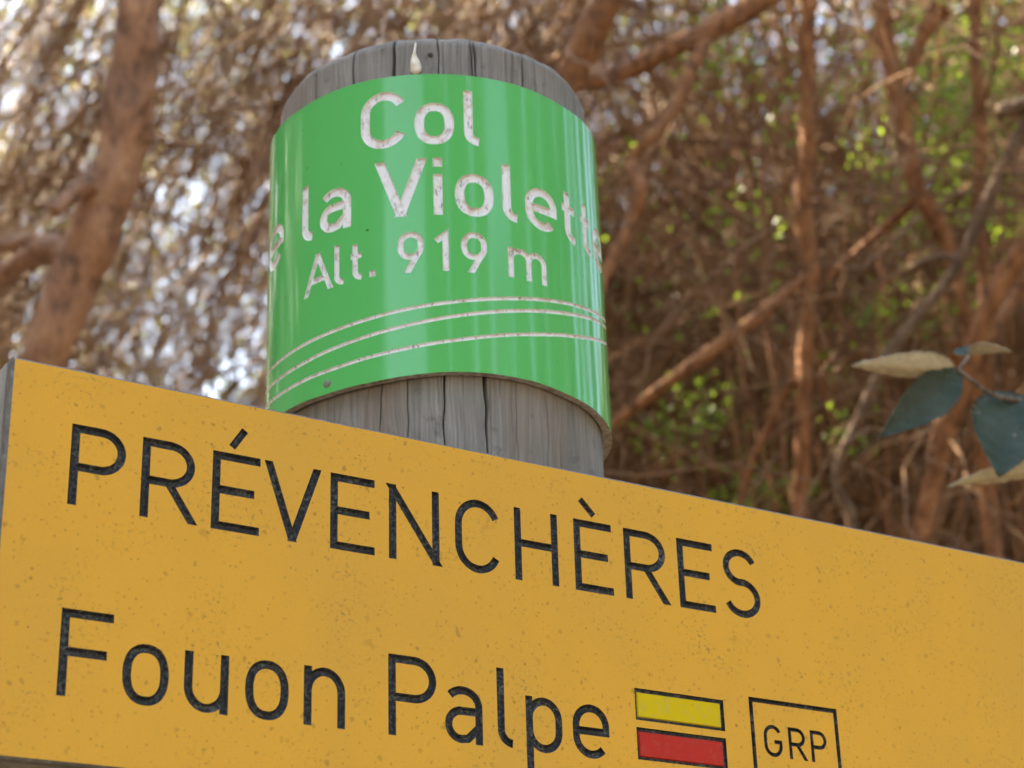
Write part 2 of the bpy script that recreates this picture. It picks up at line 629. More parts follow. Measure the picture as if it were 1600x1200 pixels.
def build_ground():
    a = np.sign(np.linspace(-1, 1, 141)) * np.abs(np.linspace(-1, 1, 141)) ** 3.2 * 300
    X, Y = np.meshgrid(a, a, indexing='ij')
    V = np.stack([X, Y, ground_z(X, Y)], -1)
    m = Mat('leaf_litter_soil', 0.9, 0.15)
    co = m.coord((1, 1, 1))
    n = m.noise(co, 3.0, 5, 0.65)
    f = m.noise(co, 45.0, 4, 0.7)
    m.set('Base Color', m.ramp(m.mix(0.5, n, f), [(0.32, (0.05, 0.035, 0.022)), (0.5, (0.12, 0.085, 0.052)), (0.68, (0.22, 0.165, 0.105))]))
    m.bump(f, 0.8, 0.02)
    o = link('ground', mesh_np('ground', V, grid_faces(141, 141)), m.m, None, True)
    tag(o, kind='structure')


build_ground()

# ------------------------------------------------------------------ the signpost
PCX, PCY, RW = 268.9, 99.3, 73.4          # post axis and radius (mm)
PTX, PTY = -0.004, 0.002                  # its slight lean
signpost = empty('signpost', (PCX * 0.001, PCY * 0.001, 0.0),
                 'grey weathered round wooden post carrying a green curved plate and a yellow direction panel', 'signpost')


def build_post():
    th = np.concatenate([np.linspace(-125, 62, 1100), np.linspace(62.6, 234.4, 120)])
    th = np.radians(th)
    zb = -ZOFF * 1000 - 60
    zs = np.concatenate([np.linspace(zb, -80, 24), np.linspace(-70, 100, 60), np.linspace(104, 232, 20), np.linspace(235, 258, 22)])
    T, Z = np.meshgrid(th, zs, indexing='ij')
    deg = np.degrees(T)
    R = np.full_like(T, RW)
    rr = np.random.default_rng(5)
    # drying cracks: position in degrees, width, depth, z range
    cr = [(-14.3, 0.75, 5.5, -200, 400), (-28.0, 0.52, 4.0, -200, 400), (-50.0, 0.5, 4.0, -200, 200), (-40.3, 0.22, 1.8, -200, 200),
          (-4.3, 0.22, 1.8, -200, 200), (7.9, 0.24, 1.8, -200, 200), (-54.0, 0.2, 1.3, -200, 200), (-43.7, 0.65, 4.5, 200, 400),
          (-16.6, 0.7, 5.0, 205, 400), (-60.0, 0.46, 3.4, 200, 400), (4.6, 0.5, 3.4, 200, 400), (20.0, 0.2, 1.2, 70, 400),
          (-92.0, 0.25, 1.6, 0, 400), (-78.0, 0.2, 1.2, 100, 400), (30.0, 0.24, 1.6, -100, 110), (38.0, 0.2, 1.3, -100, 110)]
    for k in range(26):
        c = rr.uniform(-118, 55)
        z0 = rr.uniform(-60, 250)
        cr.append((c, rr.uniform(0.1, 0.16), rr.uniform(0.4, 1.0), z0, z0 + rr.uniform(15, 60)))
    for c, w, dp, z0, z1 in cr:
        ph = rr.uniform(0, 6.28, 3)
        wob = 0.5 * np.sin(Z * 0.045 + ph[0]) + 0.28 * np.sin(Z * 0.16 + ph[1]) + 0.15 * np.sin(Z * 0.4 + ph[2])
        fade = np.clip(np.minimum(Z - z0, z1 - Z) / 12.0, 0, 1)
        ww = w * (0.75 + 0.35 * np.sin(Z * 0.07 + ph[1]))
        R -= dp * fade * np.clip(1 - np.abs(deg - c - wob) / np.maximum(ww, 0.05), 0, 1)
    # fluted grain and gentle irregularity
    R += 0.05 * np.sin(deg * 1.37 + 2 * np.sin(Z * 0.02)) + 0.035 * np.sin(deg * 3.71 + 3 * np.sin(Z * 0.013 + 1)) + 0.5 * np.sin(T * 2 + 0.4)
    X = PCX + PTX * Z + R * np.sin(T)
    Y = PCY + PTY * Z - R * np.cos(T)
    V = np.stack([X, Y, Z], -1).reshape(-1, 3)
    F = grid_faces(len(th), len(zs), True)
    # bevelled rim and saw-cut top
    nt, nz = len(th), len(zs)
    top = V.reshape(nt, nz, 3)[:, -1]
    ax = np.array([PCX + PTX * 258, PCY + PTY * 258, 0])
    rings = [top]
    for rad, z in ((0.975, 261.5), (0.93, 264.0), (0.86, 265.6), (0.45, 267.2), (0.01, 267.8)):
        q = ax + (top - ax) * rad
        wv = 0.25 * np.sin(np.arange(nt) * 0.083) + 0.35 * np.sin(np.arange(nt) * 0.031)
        q[:, 2] = z + wv * (1.0 if rad > 0.5 else 0)
        rings.append(q)
    base = len(V)
    V = np.vstack([V] + rings[1:])
    i = np.arange(nt)
    j = (i + 1) % nt
    Fs = [F]
    prev = i * nz + nz - 1
    prevj = j * nz + nz - 1
    for k in range(5):
        cur, curj = base + k * nt + i, base + k * nt + j
        Fs.append(np.stack([prev, prevj, curj, cur], 1))
        prev, prevj = cur, curj
    V = V * 0.001
    V[:, 2] += ZOFF
    return link('post', mesh_np('post', V, np.vstack(Fs)), M_POST, signpost, True)


post = build_post()


def plate_pt(s, y, z, R=78.4):
    """bend the flat plate (arc length s, depth y into it, height z) round the post"""
    t = s / R
    r = R - y
    return np.stack([PCX + PTX * z + r * np.sin(t), PCY + PTY * z - r * np.cos(t), z], -1)


def lathe(prof, n=20):
    """profile (r, z) turned about z; returns V, F"""
    a = np.linspace(0, 2 * math.pi, n, endpoint=False)
    V = np.array([[(r * math.cos(t), r * math.sin(t), z) for r, z in prof] for t in a]).reshape(-1, 3)
    return V, grid_faces(n, len(prof), True)


def build_resin():
    # a pale dried drip hanging from the top of the post
    prof = [(0.02, 17.5), (0.55, 16.0), (0.5, 13.5), (0.75, 11.5), (1.2, 9.8), (2.1, 7.0), (2.6, 4.0), (2.5, 2.0), (1.7, 0.6), (0.05, 0.0)]
    V, F = lathe(prof, 18)
    V[:, 1] *= 0.6
    V[:, 0] += 0.35 * np.sin(V[:, 2] * 0.45)
    t = math.radians(-36.2)
    out = np.stack([V[:, 0] * math.cos(t) + V[:, 1] * math.sin(t), V[:, 0] * math.sin(t) - V[:, 1] * math.cos(t), V[:, 2]], 1)
    z0 = 241.3
    out += np.array([PCX + PTX * z0 + RW * math.sin(t) * 1.003, PCY + PTY * z0 - RW * math.cos(t) * 1.003, z0])
    out *= 0.001
    out[:, 2] += ZOFF
    m = Mat('dried_resin', 0.35, 0.5)
    n = m.noise(m.coord(), 300.0, 3)
    m.set('Base Color', m.ramp(n, [(0.35, (0.48, 0.38, 0.24)), (0.65, (0.62, 0.58, 0.50))]))
    o = link('resin_drip', mesh_np('resin_drip', out, F), m.m, post, True)
    o['label'] = 'pale dried resin drip above the green plate'


build_resin()


def build_knot():
    # a small dark open hole beside the drip
    V, F = lathe([(0.01, -0.25), (0.6, -0.2), (0.9, 0.08), (1.1, 0.06), (1.3, -0.2)], 16)
    t = math.radians(-30.8)
    z0 = 251.5
    n = np.array([math.sin(t), -math.cos(t), 0])
    e = np.array([math.cos(t), math.sin(t), 0])
    c = np.array([PCX + PTX * z0, PCY + PTY * z0, z0]) + n * (RW + 0.35)
    out = c + V[:, 0:1] * e + V[:, 1:2] * np.array([0, 0, 1.0]) * 0.9 + V[:, 2:3] * n
    out *= 0.001
    out[:, 2] += ZOFF
    m = Mat('dark_knot', 0.9, 0.1)
    m.set('Base Color', m.ramp(m.noise(m.coord(), 500.0, 3), [(0.35, (0.02, 0.018, 0.015)), (0.65, (0.09, 0.08, 0.07))]))
    o = link('knot', mesh_np('knot', out, F), m.m, post, True)
    o['label'] = 'small dark knot beside the resin drip'


build_knot()


# --- green curved plate
DEG = 78.4 * math.pi / 180


def build_plate():
    S0, S1 = -150 * DEG, 82 * DEG
    ZT, ZB, TH = 238.4, 91.4, 3.6
    ns, nz = 233, 2
    s = np.linspace(S0, S1, ns)
    V, F = [], []
    for x in s:
        V += [(x, 0, ZB), (x, 0, ZT), (x, TH, ZT), (x, TH, ZB)]
    for i in range(ns - 1):
        a, b = 4 * i, 4 * i + 4
        for k in range(4):
            F.append((a + k, a + (k + 1) % 4, b + (k + 1) % 4, b + k))
    F += [(3, 2, 1, 0), (4 * ns - 4, 4 * ns - 3, 4 * ns - 2, 4 * ns - 1)]
    slab = bpy.data.meshes.new('plate')
    slab.from_pydata(V, [], F)
    bm = bmesh.new()
    bm.from_mesh(slab)
    bmesh.ops.recalc_face_normals(bm, faces=bm.faces)
    bm.to_mesh(slab)
    bm.free()
    C = Cutters(0.9, 0.3, 0.78)
    q = 0.5
    L = lambda ch, a, b, z0, h, w, lab: C.letter(ch, (a + q) * DEG, (b + q) * DEG, z0, h, w, lab)
    L('C', -54.9, -39.2, 202.0, 28.9, 4.3, 'white engraved capital C of the first line')
    L('o', -36.8, -24.0, 202.0, 21.2, 4.2, 'white engraved o of the first line')
    L('l', -20.8, -14.4, 202.3, 28.0, 4.1, 'white engraved l of the first line')
    L('d', -128.0, -114.5, 167.0, 21.0, 4.1, 'white engraved d at the far side of the second line')
    L('e', -107.6, -91.5, 167.4, 21.4, 4.1, 'white engraved e at the plate’s curved-away edge')
    L('l', -79.6, -73.0, 166.9, 28.8, 4.1, 'white engraved l of the second line')
    L('a', -71.0, -58.4, 166.6, 21.2, 4.1, 'white engraved a of the second line')
    L('V', -49.6, -33.6, 166.8, 28.3, 4.3, 'white engraved capital V of the second line')
    L('i', -31.5, -27.8, 166.8, 28.4, 4.1, 'white engraved i of the second line')
    L('o', -24.3, -11.6, 166.8, 21.0, 4.2, 'white engraved o of the second line')
    L('l', -8.5, -1.9, 167.0, 28.2, 4.1, 'white engraved l after the o of the second line')
    L('e', -0.2, 13.0, 166.9, 21.0, 4.1, 'white engraved e before the double t')
    L('t', 14.3, 23.8, 167.2, 25.2, 3.9, 'white engraved first t of the double t')
    L('t', 25.2, 34.6, 167.6, 25.0, 3.9, 'white engraved second t of the double t')
    L('e', 36.0, 49.0, 167.2, 21.0, 4.1, 'white engraved last e near the plate’s right edge')
    L('A', -77.9, -65.8, 139.4, 19.4, 2.7, 'white engraved capital A of the altitude line')
    L('l', -64.9, -60.4, 139.4, 19.8, 2.6, 'white engraved l of the altitude line')
    L('t', -59.6, -53.8, 139.5, 17.6, 2.6, 'white engraved t of the altitude line')
    L('.', -52.2, -49.9, 139.6, 3.2, 2.9, 'white engraved full stop of the altitude line')
    L('9', -42.8, -34.4, 139.3, 19.6, 2.7, 'white engraved first 9 of the altitude')
    L('1', -31.6, -26.6, 139.6, 19.0, 2.7, 'white engraved 1 of the altitude')
    L('9', -22.7, -14.3, 139.3, 19.6, 2.7, 'white engraved second 9 of the altitude')
    L('m', -7.3, 7.2, 139.8, 14.6, 2.7, 'white engraved m after the altitude')
    lines = ([(-148, 139), (-130, 127), (-108.8, 119.6), (-97, 117.6), (-85.5, 117.2), (-68.3, 118.0), (-55.1, 119.5), (-39.9, 122.1), (-21.8, 125.7), (-6.5, 129.4), (11.6, 134.3), (31.7, 139.8), (45, 144.3), (80, 158)],
             [(-148, 131), (-130, 119), (-107.8, 111.4), (-93, 108.8), (-78.8, 108.6), (-59.3, 110.8), (-39.9, 114.5), (-21.9, 119.1), (-2.5, 124.7), (16.9, 130.7), (44.3, 140.6), (80, 154)],
             [(-148, 121), (-130, 111), (-105.6, 103.4), (-95, 101.3), (-85.2, 100.4), (-63.5, 100.6), (-43.6, 103.2), (-22.0, 107.7), (1.5, 114.7), (22.8, 122.3), (44.8, 132.0), (80, 149)])
    for nm, ln in zip(('uppermost', 'middle', 'lowest'), lines):
        a = np.array(ln, float)
        xs = np.linspace(a[0, 0], a[-1, 0], 150)
        # smooth interpolation
        ys = np.interp(xs, a[:, 0], a[:, 1])
        for _ in range(12):
            ys[1:-1] = (ys[:-2] + ys[1:-1] * 2 + ys[2:]) / 4
        pts = [(x * DEG, y) for x, y in zip(xs + q, ys)]
        b = C.stroke(pts, 1.65, 'b', 'b', depth=0.6, taper=0.5, jit=0.03)
        C.items.append((nm + ' of the three pale engraved contour lines', 'contour_line', *b))
    res = engrave(slab, C.mesh())
    # sort the cut faces: letters by their boxes, the lines by height under the letters
    co, body, pcs = split_cut(res, C.items[:-3])
    # faces that belong to no letter box are lines
    items = C.items
    pcs = [[] for _ in items]
    lx = [np.array(l, float) for l in lines]
    for p in res.polygons:
        if p.material_index == 0:
            continue
        vs = tuple(p.vertices)
        c = co[list(vs)].mean(0)
        hit = None
        for k, it in enumerate(items[:-3]):
            if it[2] - 0.05 <= c[0] <= it[3] + 0.05 and it[4] - 0.05 <= c[2] <= it[5] + 0.05:
                hit = k
                break
        if hit is None:
            dd = [abs(np.interp(c[0] / DEG - q, l[:, 0], l[:, 1]) - c[2]) for l in lx]
            hit = len(items) - 3 + int(np.argmin(dd))
        pcs[hit].append(vs)
    te = np.array([(-150, 241), (-106, 240.3), (-81, 238.2), (-57, 238.6), (-30, 238.2), (1.7, 238.2), (17.6, 237.6), (31, 238.9), (44, 240.2), (82, 241)])
    be = np.array([(-150, 92), (-108, 92.0), (-85, 90.8), (-68, 89.9), (-51, 90.3), (-36, 91.6), (-27, 92.4), (-15, 92.7), (0.8, 92.4), (15, 91.2), (28, 91.0), (45, 89.9), (82, 89.5)])
    deg = co[:, 0] / DEG
    wt = np.clip((co[:, 2] - (ZT - 6)) / 6, 0, 1)
    wb = np.clip((ZB + 6 - co[:, 2]) / 6, 0, 1)
    z = co[:, 2] + wt * (np.interp(deg, te[:, 0], te[:, 1]) - ZT) + wb * (np.interp(deg, be[:, 0], be[:, 1]) - ZB)
    bent = plate_pt(co[:, 0], co[:, 1], z) * 0.001
    bent[:, 2] += ZOFF
    flat_n = np.array([(p.normal.x, p.normal.y, p.normal.z) for p in res.polygons if p.material_index == 0])
    me = submesh('name_plate', bent, body)
    o = link('name_plate', me, [M_GREEN, M_CORE], signpost)
    o['label'] = 'glossy green curved plate wrapped round the post top'
    edge = np.abs(flat_n[:, 2]) > 0.9
    me.materials[1] = M_EDGE
    me.polygons.foreach_set('material_index', edge.astype(np.int32))
    # true cylinder normals on the front sheet
    me.polygons.foreach_set('use_smooth', np.ones(len(me.polygons), bool))
    nv = np.zeros((len(me.loops), 3), np.float32)
    for k, p in enumerate(me.polygons):
        front = flat_n[k][1] < -0.9
        back = flat_n[k][1] > 0.9
        for li in p.loop_indices:
            if front or back:
                v = me.vertices[me.loops[li].vertex_index].co
                zz = (v.z - ZOFF) * 1000
                ax, ay = (PCX + PTX * zz) * 0.001, (PCY + PTY * zz) * 0.001
                n = np.array([v.x - ax, v.y - ay, 0])
                n /= np.linalg.norm(n)
                nv[li] = n if front else -n
            else:
                nv[li] = p.normal
    me.normals_split_custom_set(nv.tolist())
    for it, f in zip(items, pcs):
        if f:
            l = link(it[1], submesh(it[1], bent, f), M_WHITE, o)
            l['label'] = it[0]
    # a thin grey disc for the smudge near the lower edge
    V, F = lathe([(0.01, 0.55), (1.0, 0.5), (1.8, 0.3), (2.25, -0.2)], 14)
    sx = -67.0 * DEG
    loc = plate_pt(sx + V[:, 0] * 1.05, -V[:, 2], 94.6 + V[:, 1] * 0.9) * 0.001
    loc[:, 2] += ZOFF
    m = Mat('grey_smudge', 0.7, 0.3)
    m.set('Base Color', m.ramp(m.noise(m.coord(), 900.0, 3), [(0.35, (0.10, 0.13, 0.09)), (0.65, (0.20, 0.22, 0.17))]))
    b = link('smudge', mesh_np('smudge', loc, F), m.m, o, True)
    b['label'] = 'dull grey rivet near the lower edge of the green plate'
    return o


mm = Mat('plate_edge_white', 0.55, 0.35)
mm.set('Base Color', mm.ramp(mm.noise(mm.coord(), 300.0, 4, 0.7), [(0.35, (0.20, 0.15, 0.11)), (0.62, (0.46, 0.42, 0.37))]))
M_EDGE = mm.m
plate = build_plate()


# --- yellow direction panel
def build_panel():
    U0, U1, V0, V1 = 39.6, 590.0, -95.0, 45.5
    TH = 4.7
    slab = bpy.data.meshes.new('panel')
    B = 0.85
    V = [(u, 0, v) for u, v in ((U0 + B, V0 + B), (U1 - B, V0 + B), (U1 - B, V1 - B), (U0 + B, V1 - B))]
    V += [(u, y, v) for y in (B, TH) for u, v in ((U0, V0), (U1, V0), (U1, V1), (U0, V1))]
    F = [(0, 1, 2, 3), (11, 10, 9, 8)]
    for k in (0, 4):
        F += [(k + i, k + 4 + i, k + 4 + (i + 1) % 4, k + (i + 1) % 4) for i in range(4)]
    slab.from_pydata(V, [], F)
    C = Cutters(1.3, 0.3, 0.42)
    w = 3.15
    r1 = 'dark engraved %s of the upper word'
    L = lambda ch, a, b, lab, ex=None: C.letter(ch, a, b, -5.4, 30.0, w, lab, ex)
    L('P', 62.5, 82.8, r1 % 'P')
    L('R', 88.8, 109.4, r1 % 'first R')
    L('E', 115.8, 134.7, r1 % 'E with the acute accent', [(123.2, 27.0), (128.2, 34.6)])
    L('V', 136.9, 159.0, r1 % 'V')
    L('E', 163.4, 182.1, r1 % 'plain E after the V')
    L('N', 188.2, 210.1, r1 % 'N')
    L('C', 217.1, 237.8, r1 % 'C')
    L('H', 244.1, 264.4, r1 % 'H')
    L('E', 272.2, 290.6, r1 % 'E with the grave accent', [(276.0, 33.4), (282.3, 27.2)])
    L('R', 296.6, 317.5, r1 % 'second R')
    L('E', 323.4, 341.8, r1 % 'last E')
    L('S', 346.4, 365.8, r1 % 'S')
    r2 = 'dark engraved %s of the lower line'
    K = lambda ch, a, b, h, lab, z=-72.5: C.letter(ch, a, b, z, h, w, lab)
    K('F', 63.1, 81.7, 30.2, r2 % 'F')
    K('o', 85.6, 102.4, 21.4, r2 % 'first o')
    K('u', 108.0, 124.6, 21.2, r2 % 'u')
    K('o', 130.9, 147.7, 21.4, r2 % 'second o')
    K('n', 153.6, 170.1, 21.6, r2 % 'n')
    K('P', 187.7, 207.9, 30.3, r2 % 'P')
    K('a', 211.4, 227.9, 21.6, r2 % 'a')
    K('l', 234.2, 242.3, 30.2, r2 % 'l', -72.0)
    K('p', 246.8, 263.2, 21.4, r2 % 'p')
    K('e', 268.0, 285.0, 21.2, r2 % 'e')
    G = lambda ch, a, b, lab: C.letter(ch, a, b, -62.9, 13.3, 1.65, lab)
    G('G', 361.7, 371.2, 'small dark engraved G in the square')
    G('R', 374.6, 383.6, 'small dark engraved R in the square')
    G('P', 386.3, 395.0, 'small dark engraved P in the square')
    b = C.stroke([(355.2 + 1, -39.0 - 1), (402.1 - 1, -39.0 - 1), (402.1 - 1, -74.5), (355.2 + 1, -74.5)], 2.0, closed=True)
    C.items.append(('thin dark engraved square round the three small letters', 'square_outline', *b))
    patches = []
    for v0, v1, nm, mt in ((-54.9, -42.1, 'bright yellow', M_YEL), (-70.6, -57.8, 'red', M_RED)):
        C.box(298.0, 342.0, v0, v1, 1.0)
        C.items.append(('dark recess round the %s bar' % nm, 'bar_recess', 298, 342, v0, v1))
        patches.append((v0, v1, nm, mt))
    res = engrave(slab, C.mesh())
    items = C.items
    co, body, _ = split_cut(res, items[:1])
    pcs = [[] for _ in items]
    # the square outline must not swallow its letters: test small boxes first
    order = sorted(range(len(items)), key=lambda k: (items[k][3] - items[k][2]) * (items[k][5] - items[k][4]))
    for p in res.polygons:
        if p.material_index == 0:
            continue
        vs = tuple(p.vertices)
        c = co[list(vs)].mean(0)
        for k in order:
            it = items[k]
            if it[2] - 0.05 <= c[0] <= it[3] + 0.05 and it[4] - 0.05 <= c[2] <= it[5] + 0.05:
                pcs[k].append(vs)
                break
    wco = np.array([W(*c) for c in co])
    nrm = np.array([(p.normal.x, p.normal.y, p.normal.z) for p in res.polygons if p.material_index == 0])
    me = submesh('direction_panel', wco, body)
    o = link('direction_panel', me, [M_PANEL, M_CORE], signpost)
    o['label'] = 'large yellow direction panel with dark engraved lettering'
    me.polygons.foreach_set('material_index', (nrm[:, 1] > -0.9).astype(np.int32))
    me.update()
    for it, f in zip(items, pcs):
        if f:
            l = link(it[1], submesh(it[1], wco, f), M_DARK, o)
            l['label'] = it[0]
    for v0, v1, nm, mt in patches:
        bm = bmesh.new()
        g = 1.35
        vs = [bm.verts.new(W(u, y, v)) for y, k in ((0.35, 0.35), (1.02, 0)) for u, v in
              ((298 + g + k, v0 + g + k), (342 - g - k, v0 + g + k), (342 - g - k, v1 - g - k), (298 + g + k, v1 - g - k))]
        for f in ((0, 1, 2, 3), (7, 6, 5, 4), (0, 4, 5, 1), (1, 5, 6, 2), (2, 6, 7, 3), (3, 7, 4, 0)):
            bm.faces.new([vs[i] for i in f])
        bmesh.ops.recalc_face_normals(bm, faces=bm.faces)
        me2 = bpy.data.meshes.new('paint_bar')
        bm.to_mesh(me2)
        bm.free()
        l = link('paint_bar', me2, mt, o)
        l['label'] = '%s painted trail-mark bar' % nm
    # wooden plank behind the panel
    bm = bmesh.new()
    vs = [bm.verts.new(W(u, y, v)) for y in (TH + 0.03, 25.0) for u, v in ((U0 - 0.4, V0 + 0.4), (U1 - 1, V0 + 0.4), (U1 - 1, V1 - 0.6), (U0 - 0.4, V1 - 0.6))]
    for f in ((0, 1, 2, 3), (7, 6, 5, 4), (0, 4, 5, 1), (1, 5, 6, 2), (2, 6, 7, 3), (3, 7, 4, 0)):
        bm.faces.new([vs[i] for i in f])
    bmesh.ops.recalc_face_normals(bm, faces=bm.faces)
    me3 = bpy.data.meshes.new('backing_plank')
    bm.to_mesh(me3)
    bm.free()
    link('backing_plank', me3, M_PLANK, signpost)


build_panel()


# ------------------------------------------------------------------ woody things
def spline(pts, n):
    """centripetal Catmull-Rom through the points"""
    P = np.array(pts, float)
    P = np.vstack([2 * P[0] - P[1], P, 2 * P[-1] - P[-2]])
    segs = len(P) - 3
    out = []
    for t in np.linspace(0, segs - 1e-6, n):
        i = int(t)
        a, b, c, d = P[i:i + 4]
        k = [0.0]
        for u, v in ((a, b), (b, c), (c, d)):
            k.append(k[-1] + max(1e-4, np.linalg.norm(v - u)) ** 0.5)
        x = k[1] + (k[2] - k[1]) * (t - i)
        L = lambda p, q, s, e: p * ((e - x) / (e - s)) + q * ((x - s) / (e - s))
        A1, A2, A3 = L(a, b, k[0], k[1]), L(b, c, k[1], k[2]), L(c, d, k[2], k[3])
        B1 = A1 * ((k[2] - x) / (k[2] - k[0])) + A2 * ((x - k[0]) / (k[2] - k[0]))
        B2 = A2 * ((k[3] - x) / (k[3] - k[1])) + A3 * ((x - k[1]) / (k[3] - k[1]))
        out.append(L(B1, B2, k[1], k[2]))
    return np.array(out)


def tube_mesh(name, pts, radii, n=60, sides=16, rough=0.08, seed=0, knots=()):
    r = np.random.default_rng(seed)
    P = spline(pts, n)
    R = np.interp(np.linspace(0, 1, n), np.linspace(0, 1, len(radii)), radii)
    for c, w, h in knots:
        R = R * (1 + h * np.exp(-((np.linspace(0, 1, n) - c) / w) ** 2))
    T = np.gradient(P, axis=0)
    T /= np.linalg.norm(T, axis=1)[:, None]
    up = np.array([0.3, 0.2, 1.0]) if abs(T[0][2]) < 0.8 else np.array([1.0, 0.2, 0])
    A = np.cross(T, up)
    A /= np.linalg.norm(A, axis=1)[:, None]
    B = np.cross(T, A)
    a = np.linspace(0, 2 * math.pi, sides, endpoint=False)
    ph = r.uniform(0, 6.28, 6)
    k = np.arange(n)[:, None]
    bump = 1 + rough * (np.sin(2 * a + ph[0] + k * 0.21) + 0.6 * np.sin(3 * a + ph[1] - k * 0.33) + 0.5 * np.sin(a + ph[2] + k * 0.6)) / 1.5 + r.normal(0, rough * 0.25, (n, sides))
    V = P[:, None, :] + (R[:, None] * bump)[..., None] * (A[:, None, :] * np.cos(a)[None, :, None] + B[:, None, :] * np.sin(a)[None, :, None])
    V = V.transpose(1, 0, 2).reshape(-1, 3)
    F = grid_faces(sides, n, True)
    me = mesh_np(name, V, F)
    bm = bmesh.new()
    bm.from_mesh(me)
    bmesh.ops.holes_fill(bm, edges=bm.edges, sides=0)
    bm.to_mesh(me)
    bm.free()
    return me


def strands(P0, D, length, r0, K=6, curl=0.25, droop=0.0, taper=0.35, rng=RNG):
    """N random-walk polylines: returns points (N,K,3) and radii (N,K)"""
    N = len(P0)
    d = D / np.linalg.norm(D, axis=1)[:, None]
    pts = [P0]
    st = (length / (K - 1))[:, None]
    for _ in range(K - 1):
        d = d + rng.normal(0, curl, (N, 3)) + np.array([0, 0, -droop])
        d /= np.linalg.norm(d, axis=1)[:, None]
        pts.append(pts[-1] + d * st)
    P = np.stack(pts, 1)
    R = r0[:, None] * np.linspace(1, taper, K)[None, :]
    return P, R


def tubes(P, R, sides=3):
    """vectorised tubes for many strands -> V, F"""
    N, K, _ = P.shape
    T = np.gradient(P, axis=1)
    T /= np.linalg.norm(T, axis=2)[..., None] + 1e-9
    ref = np.where(np.abs(T[..., 2:3]) < 0.8, np.array([0, 0, 1.0]), np.array([1.0, 0, 0]))
    A = np.cross(T, ref)
    A /= np.linalg.norm(A, axis=2)[..., None] + 1e-9
    B = np.cross(T, A)
    V = []
    for k in range(sides):
        t = 2 * math.pi * k / sides
        V.append(P + R[..., None] * (A * math.cos(t) + B * math.sin(t)))
    V = np.stack(V, 2)                                   # N,K,sides,3
    base = (np.arange(N) * K * sides)[:, None, None]
    k = np.arange(K - 1)[None, :, None] * sides
    s = np.arange(sides)[None, None, :]
    s2 = (s + 1) % sides
    F = np.stack([base + k + s, base + k + s2, base + k + sides + s2, base + k + sides + s], -1).reshape(-1, 4)
    return V.reshape(-1, 3), F


def branching(P0, D, length, r0, n2, n3, l2=0.45, l3=0.4, droop=0.03, curl=0.16, rng=RNG, spread=0.8):
    """strands with side twigs and twiglets, as one V, F"""
    out = []
    P, R = strands(P0, D, length, r0, 8, curl, droop, 0.3, rng)
    out.append(tubes(P, R, 4))
    lv = [(n2, l2, 0.45), (n3, l3, 0.6)]
    curP, curR, curL = P, R, length
    for n, lf, rf in lv:
        if not n:
            break
        N, K, _ = curP.shape
        i = np.repeat(np.arange(N), n)
        t = rng.uniform(0.15, 0.98, len(i)) * (K - 1)
        a = np.minimum(t.astype(int), K - 2)
        f = (t - a)[:, None]
        st = curP[i, a] * (1 - f) + curP[i, a + 1] * f
        dr = curP[i, a + 1] - curP[i, a]
        dr /= np.linalg.norm(dr, axis=1)[:, None] + 1e-9
        rv = rng.normal(0, 1, (len(i), 3))
        dr = dr + spread * rv / np.linalg.norm(rv, axis=1)[:, None]
        ln = curL[i] * lf * rng.uniform(0.5, 1.3, len(i))
        rr = np.maximum(curR[i, a] * rf * rng.uniform(0.7, 1.1, len(i)), 0.0011)
        curP, curR = strands(st, dr, ln, rr, 5, 0.22, droop, 0.5, rng)
        curL = ln
        out.append(tubes(curP, curR, 3))
    V, F, o = [], [], 0
    for v, f in out:
        V.append(v)
        F.append(f + o)
        o += len(v)
    return np.vstack(V), np.vstack(F)


def leaf_cards(C, size, rng=RNG, aspect=0.55, fold=0.25, normal=None):
    """small folded four-sided leaves at the centres C -> V, F (two triangles as one quad each side of the midrib)"""
    N = len(C)
    a = rng.normal(0, 1, (N, 3)) if normal is None else normal.copy()
    a /= np.linalg.norm(a, axis=1)[:, None]
    b = np.cross(a, rng.normal(0, 1, (N, 3)))
    b /= np.linalg.norm(b, axis=1)[:, None]
    n = np.cross(a, b)
    s = size[:, None]
    base, tip = C - a * s * 0.5, C + a * s * 0.5
    l = C - a * s * 0.08 + b * s * aspect * 0.5 + n * s * fold * 0.4
    r = C - a * s * 0.08 - b * s * aspect * 0.5 + n * s * fold * 0.4
    V = np.stack([base, l, tip, r], 1).reshape(-1, 3)
    i = np.arange(N)[:, None] * 4
    F = np.concatenate([i + np.array([[0, 2, 1]]), i + np.array([[0, 3, 2]])], 0)
    return V, F


def frame_pts(n, x0, x1, y0, y1, d0, d1, rng=RNG):
    px, py, d = rng.uniform(x0, x1, n), rng.uniform(y0, y1, n), rng.uniform(d0, d1, n)
    v = np.stack([(px - 800) / FPX, (py - 600) / FPX, np.ones(n)], 1) @ CAM_ROT
    return CAM_LOC + v * d[:, None], px, py


RIGHT, DOWN, FWD = CAM_ROT

# ------------------------------------------------------------------ trees behind the sign


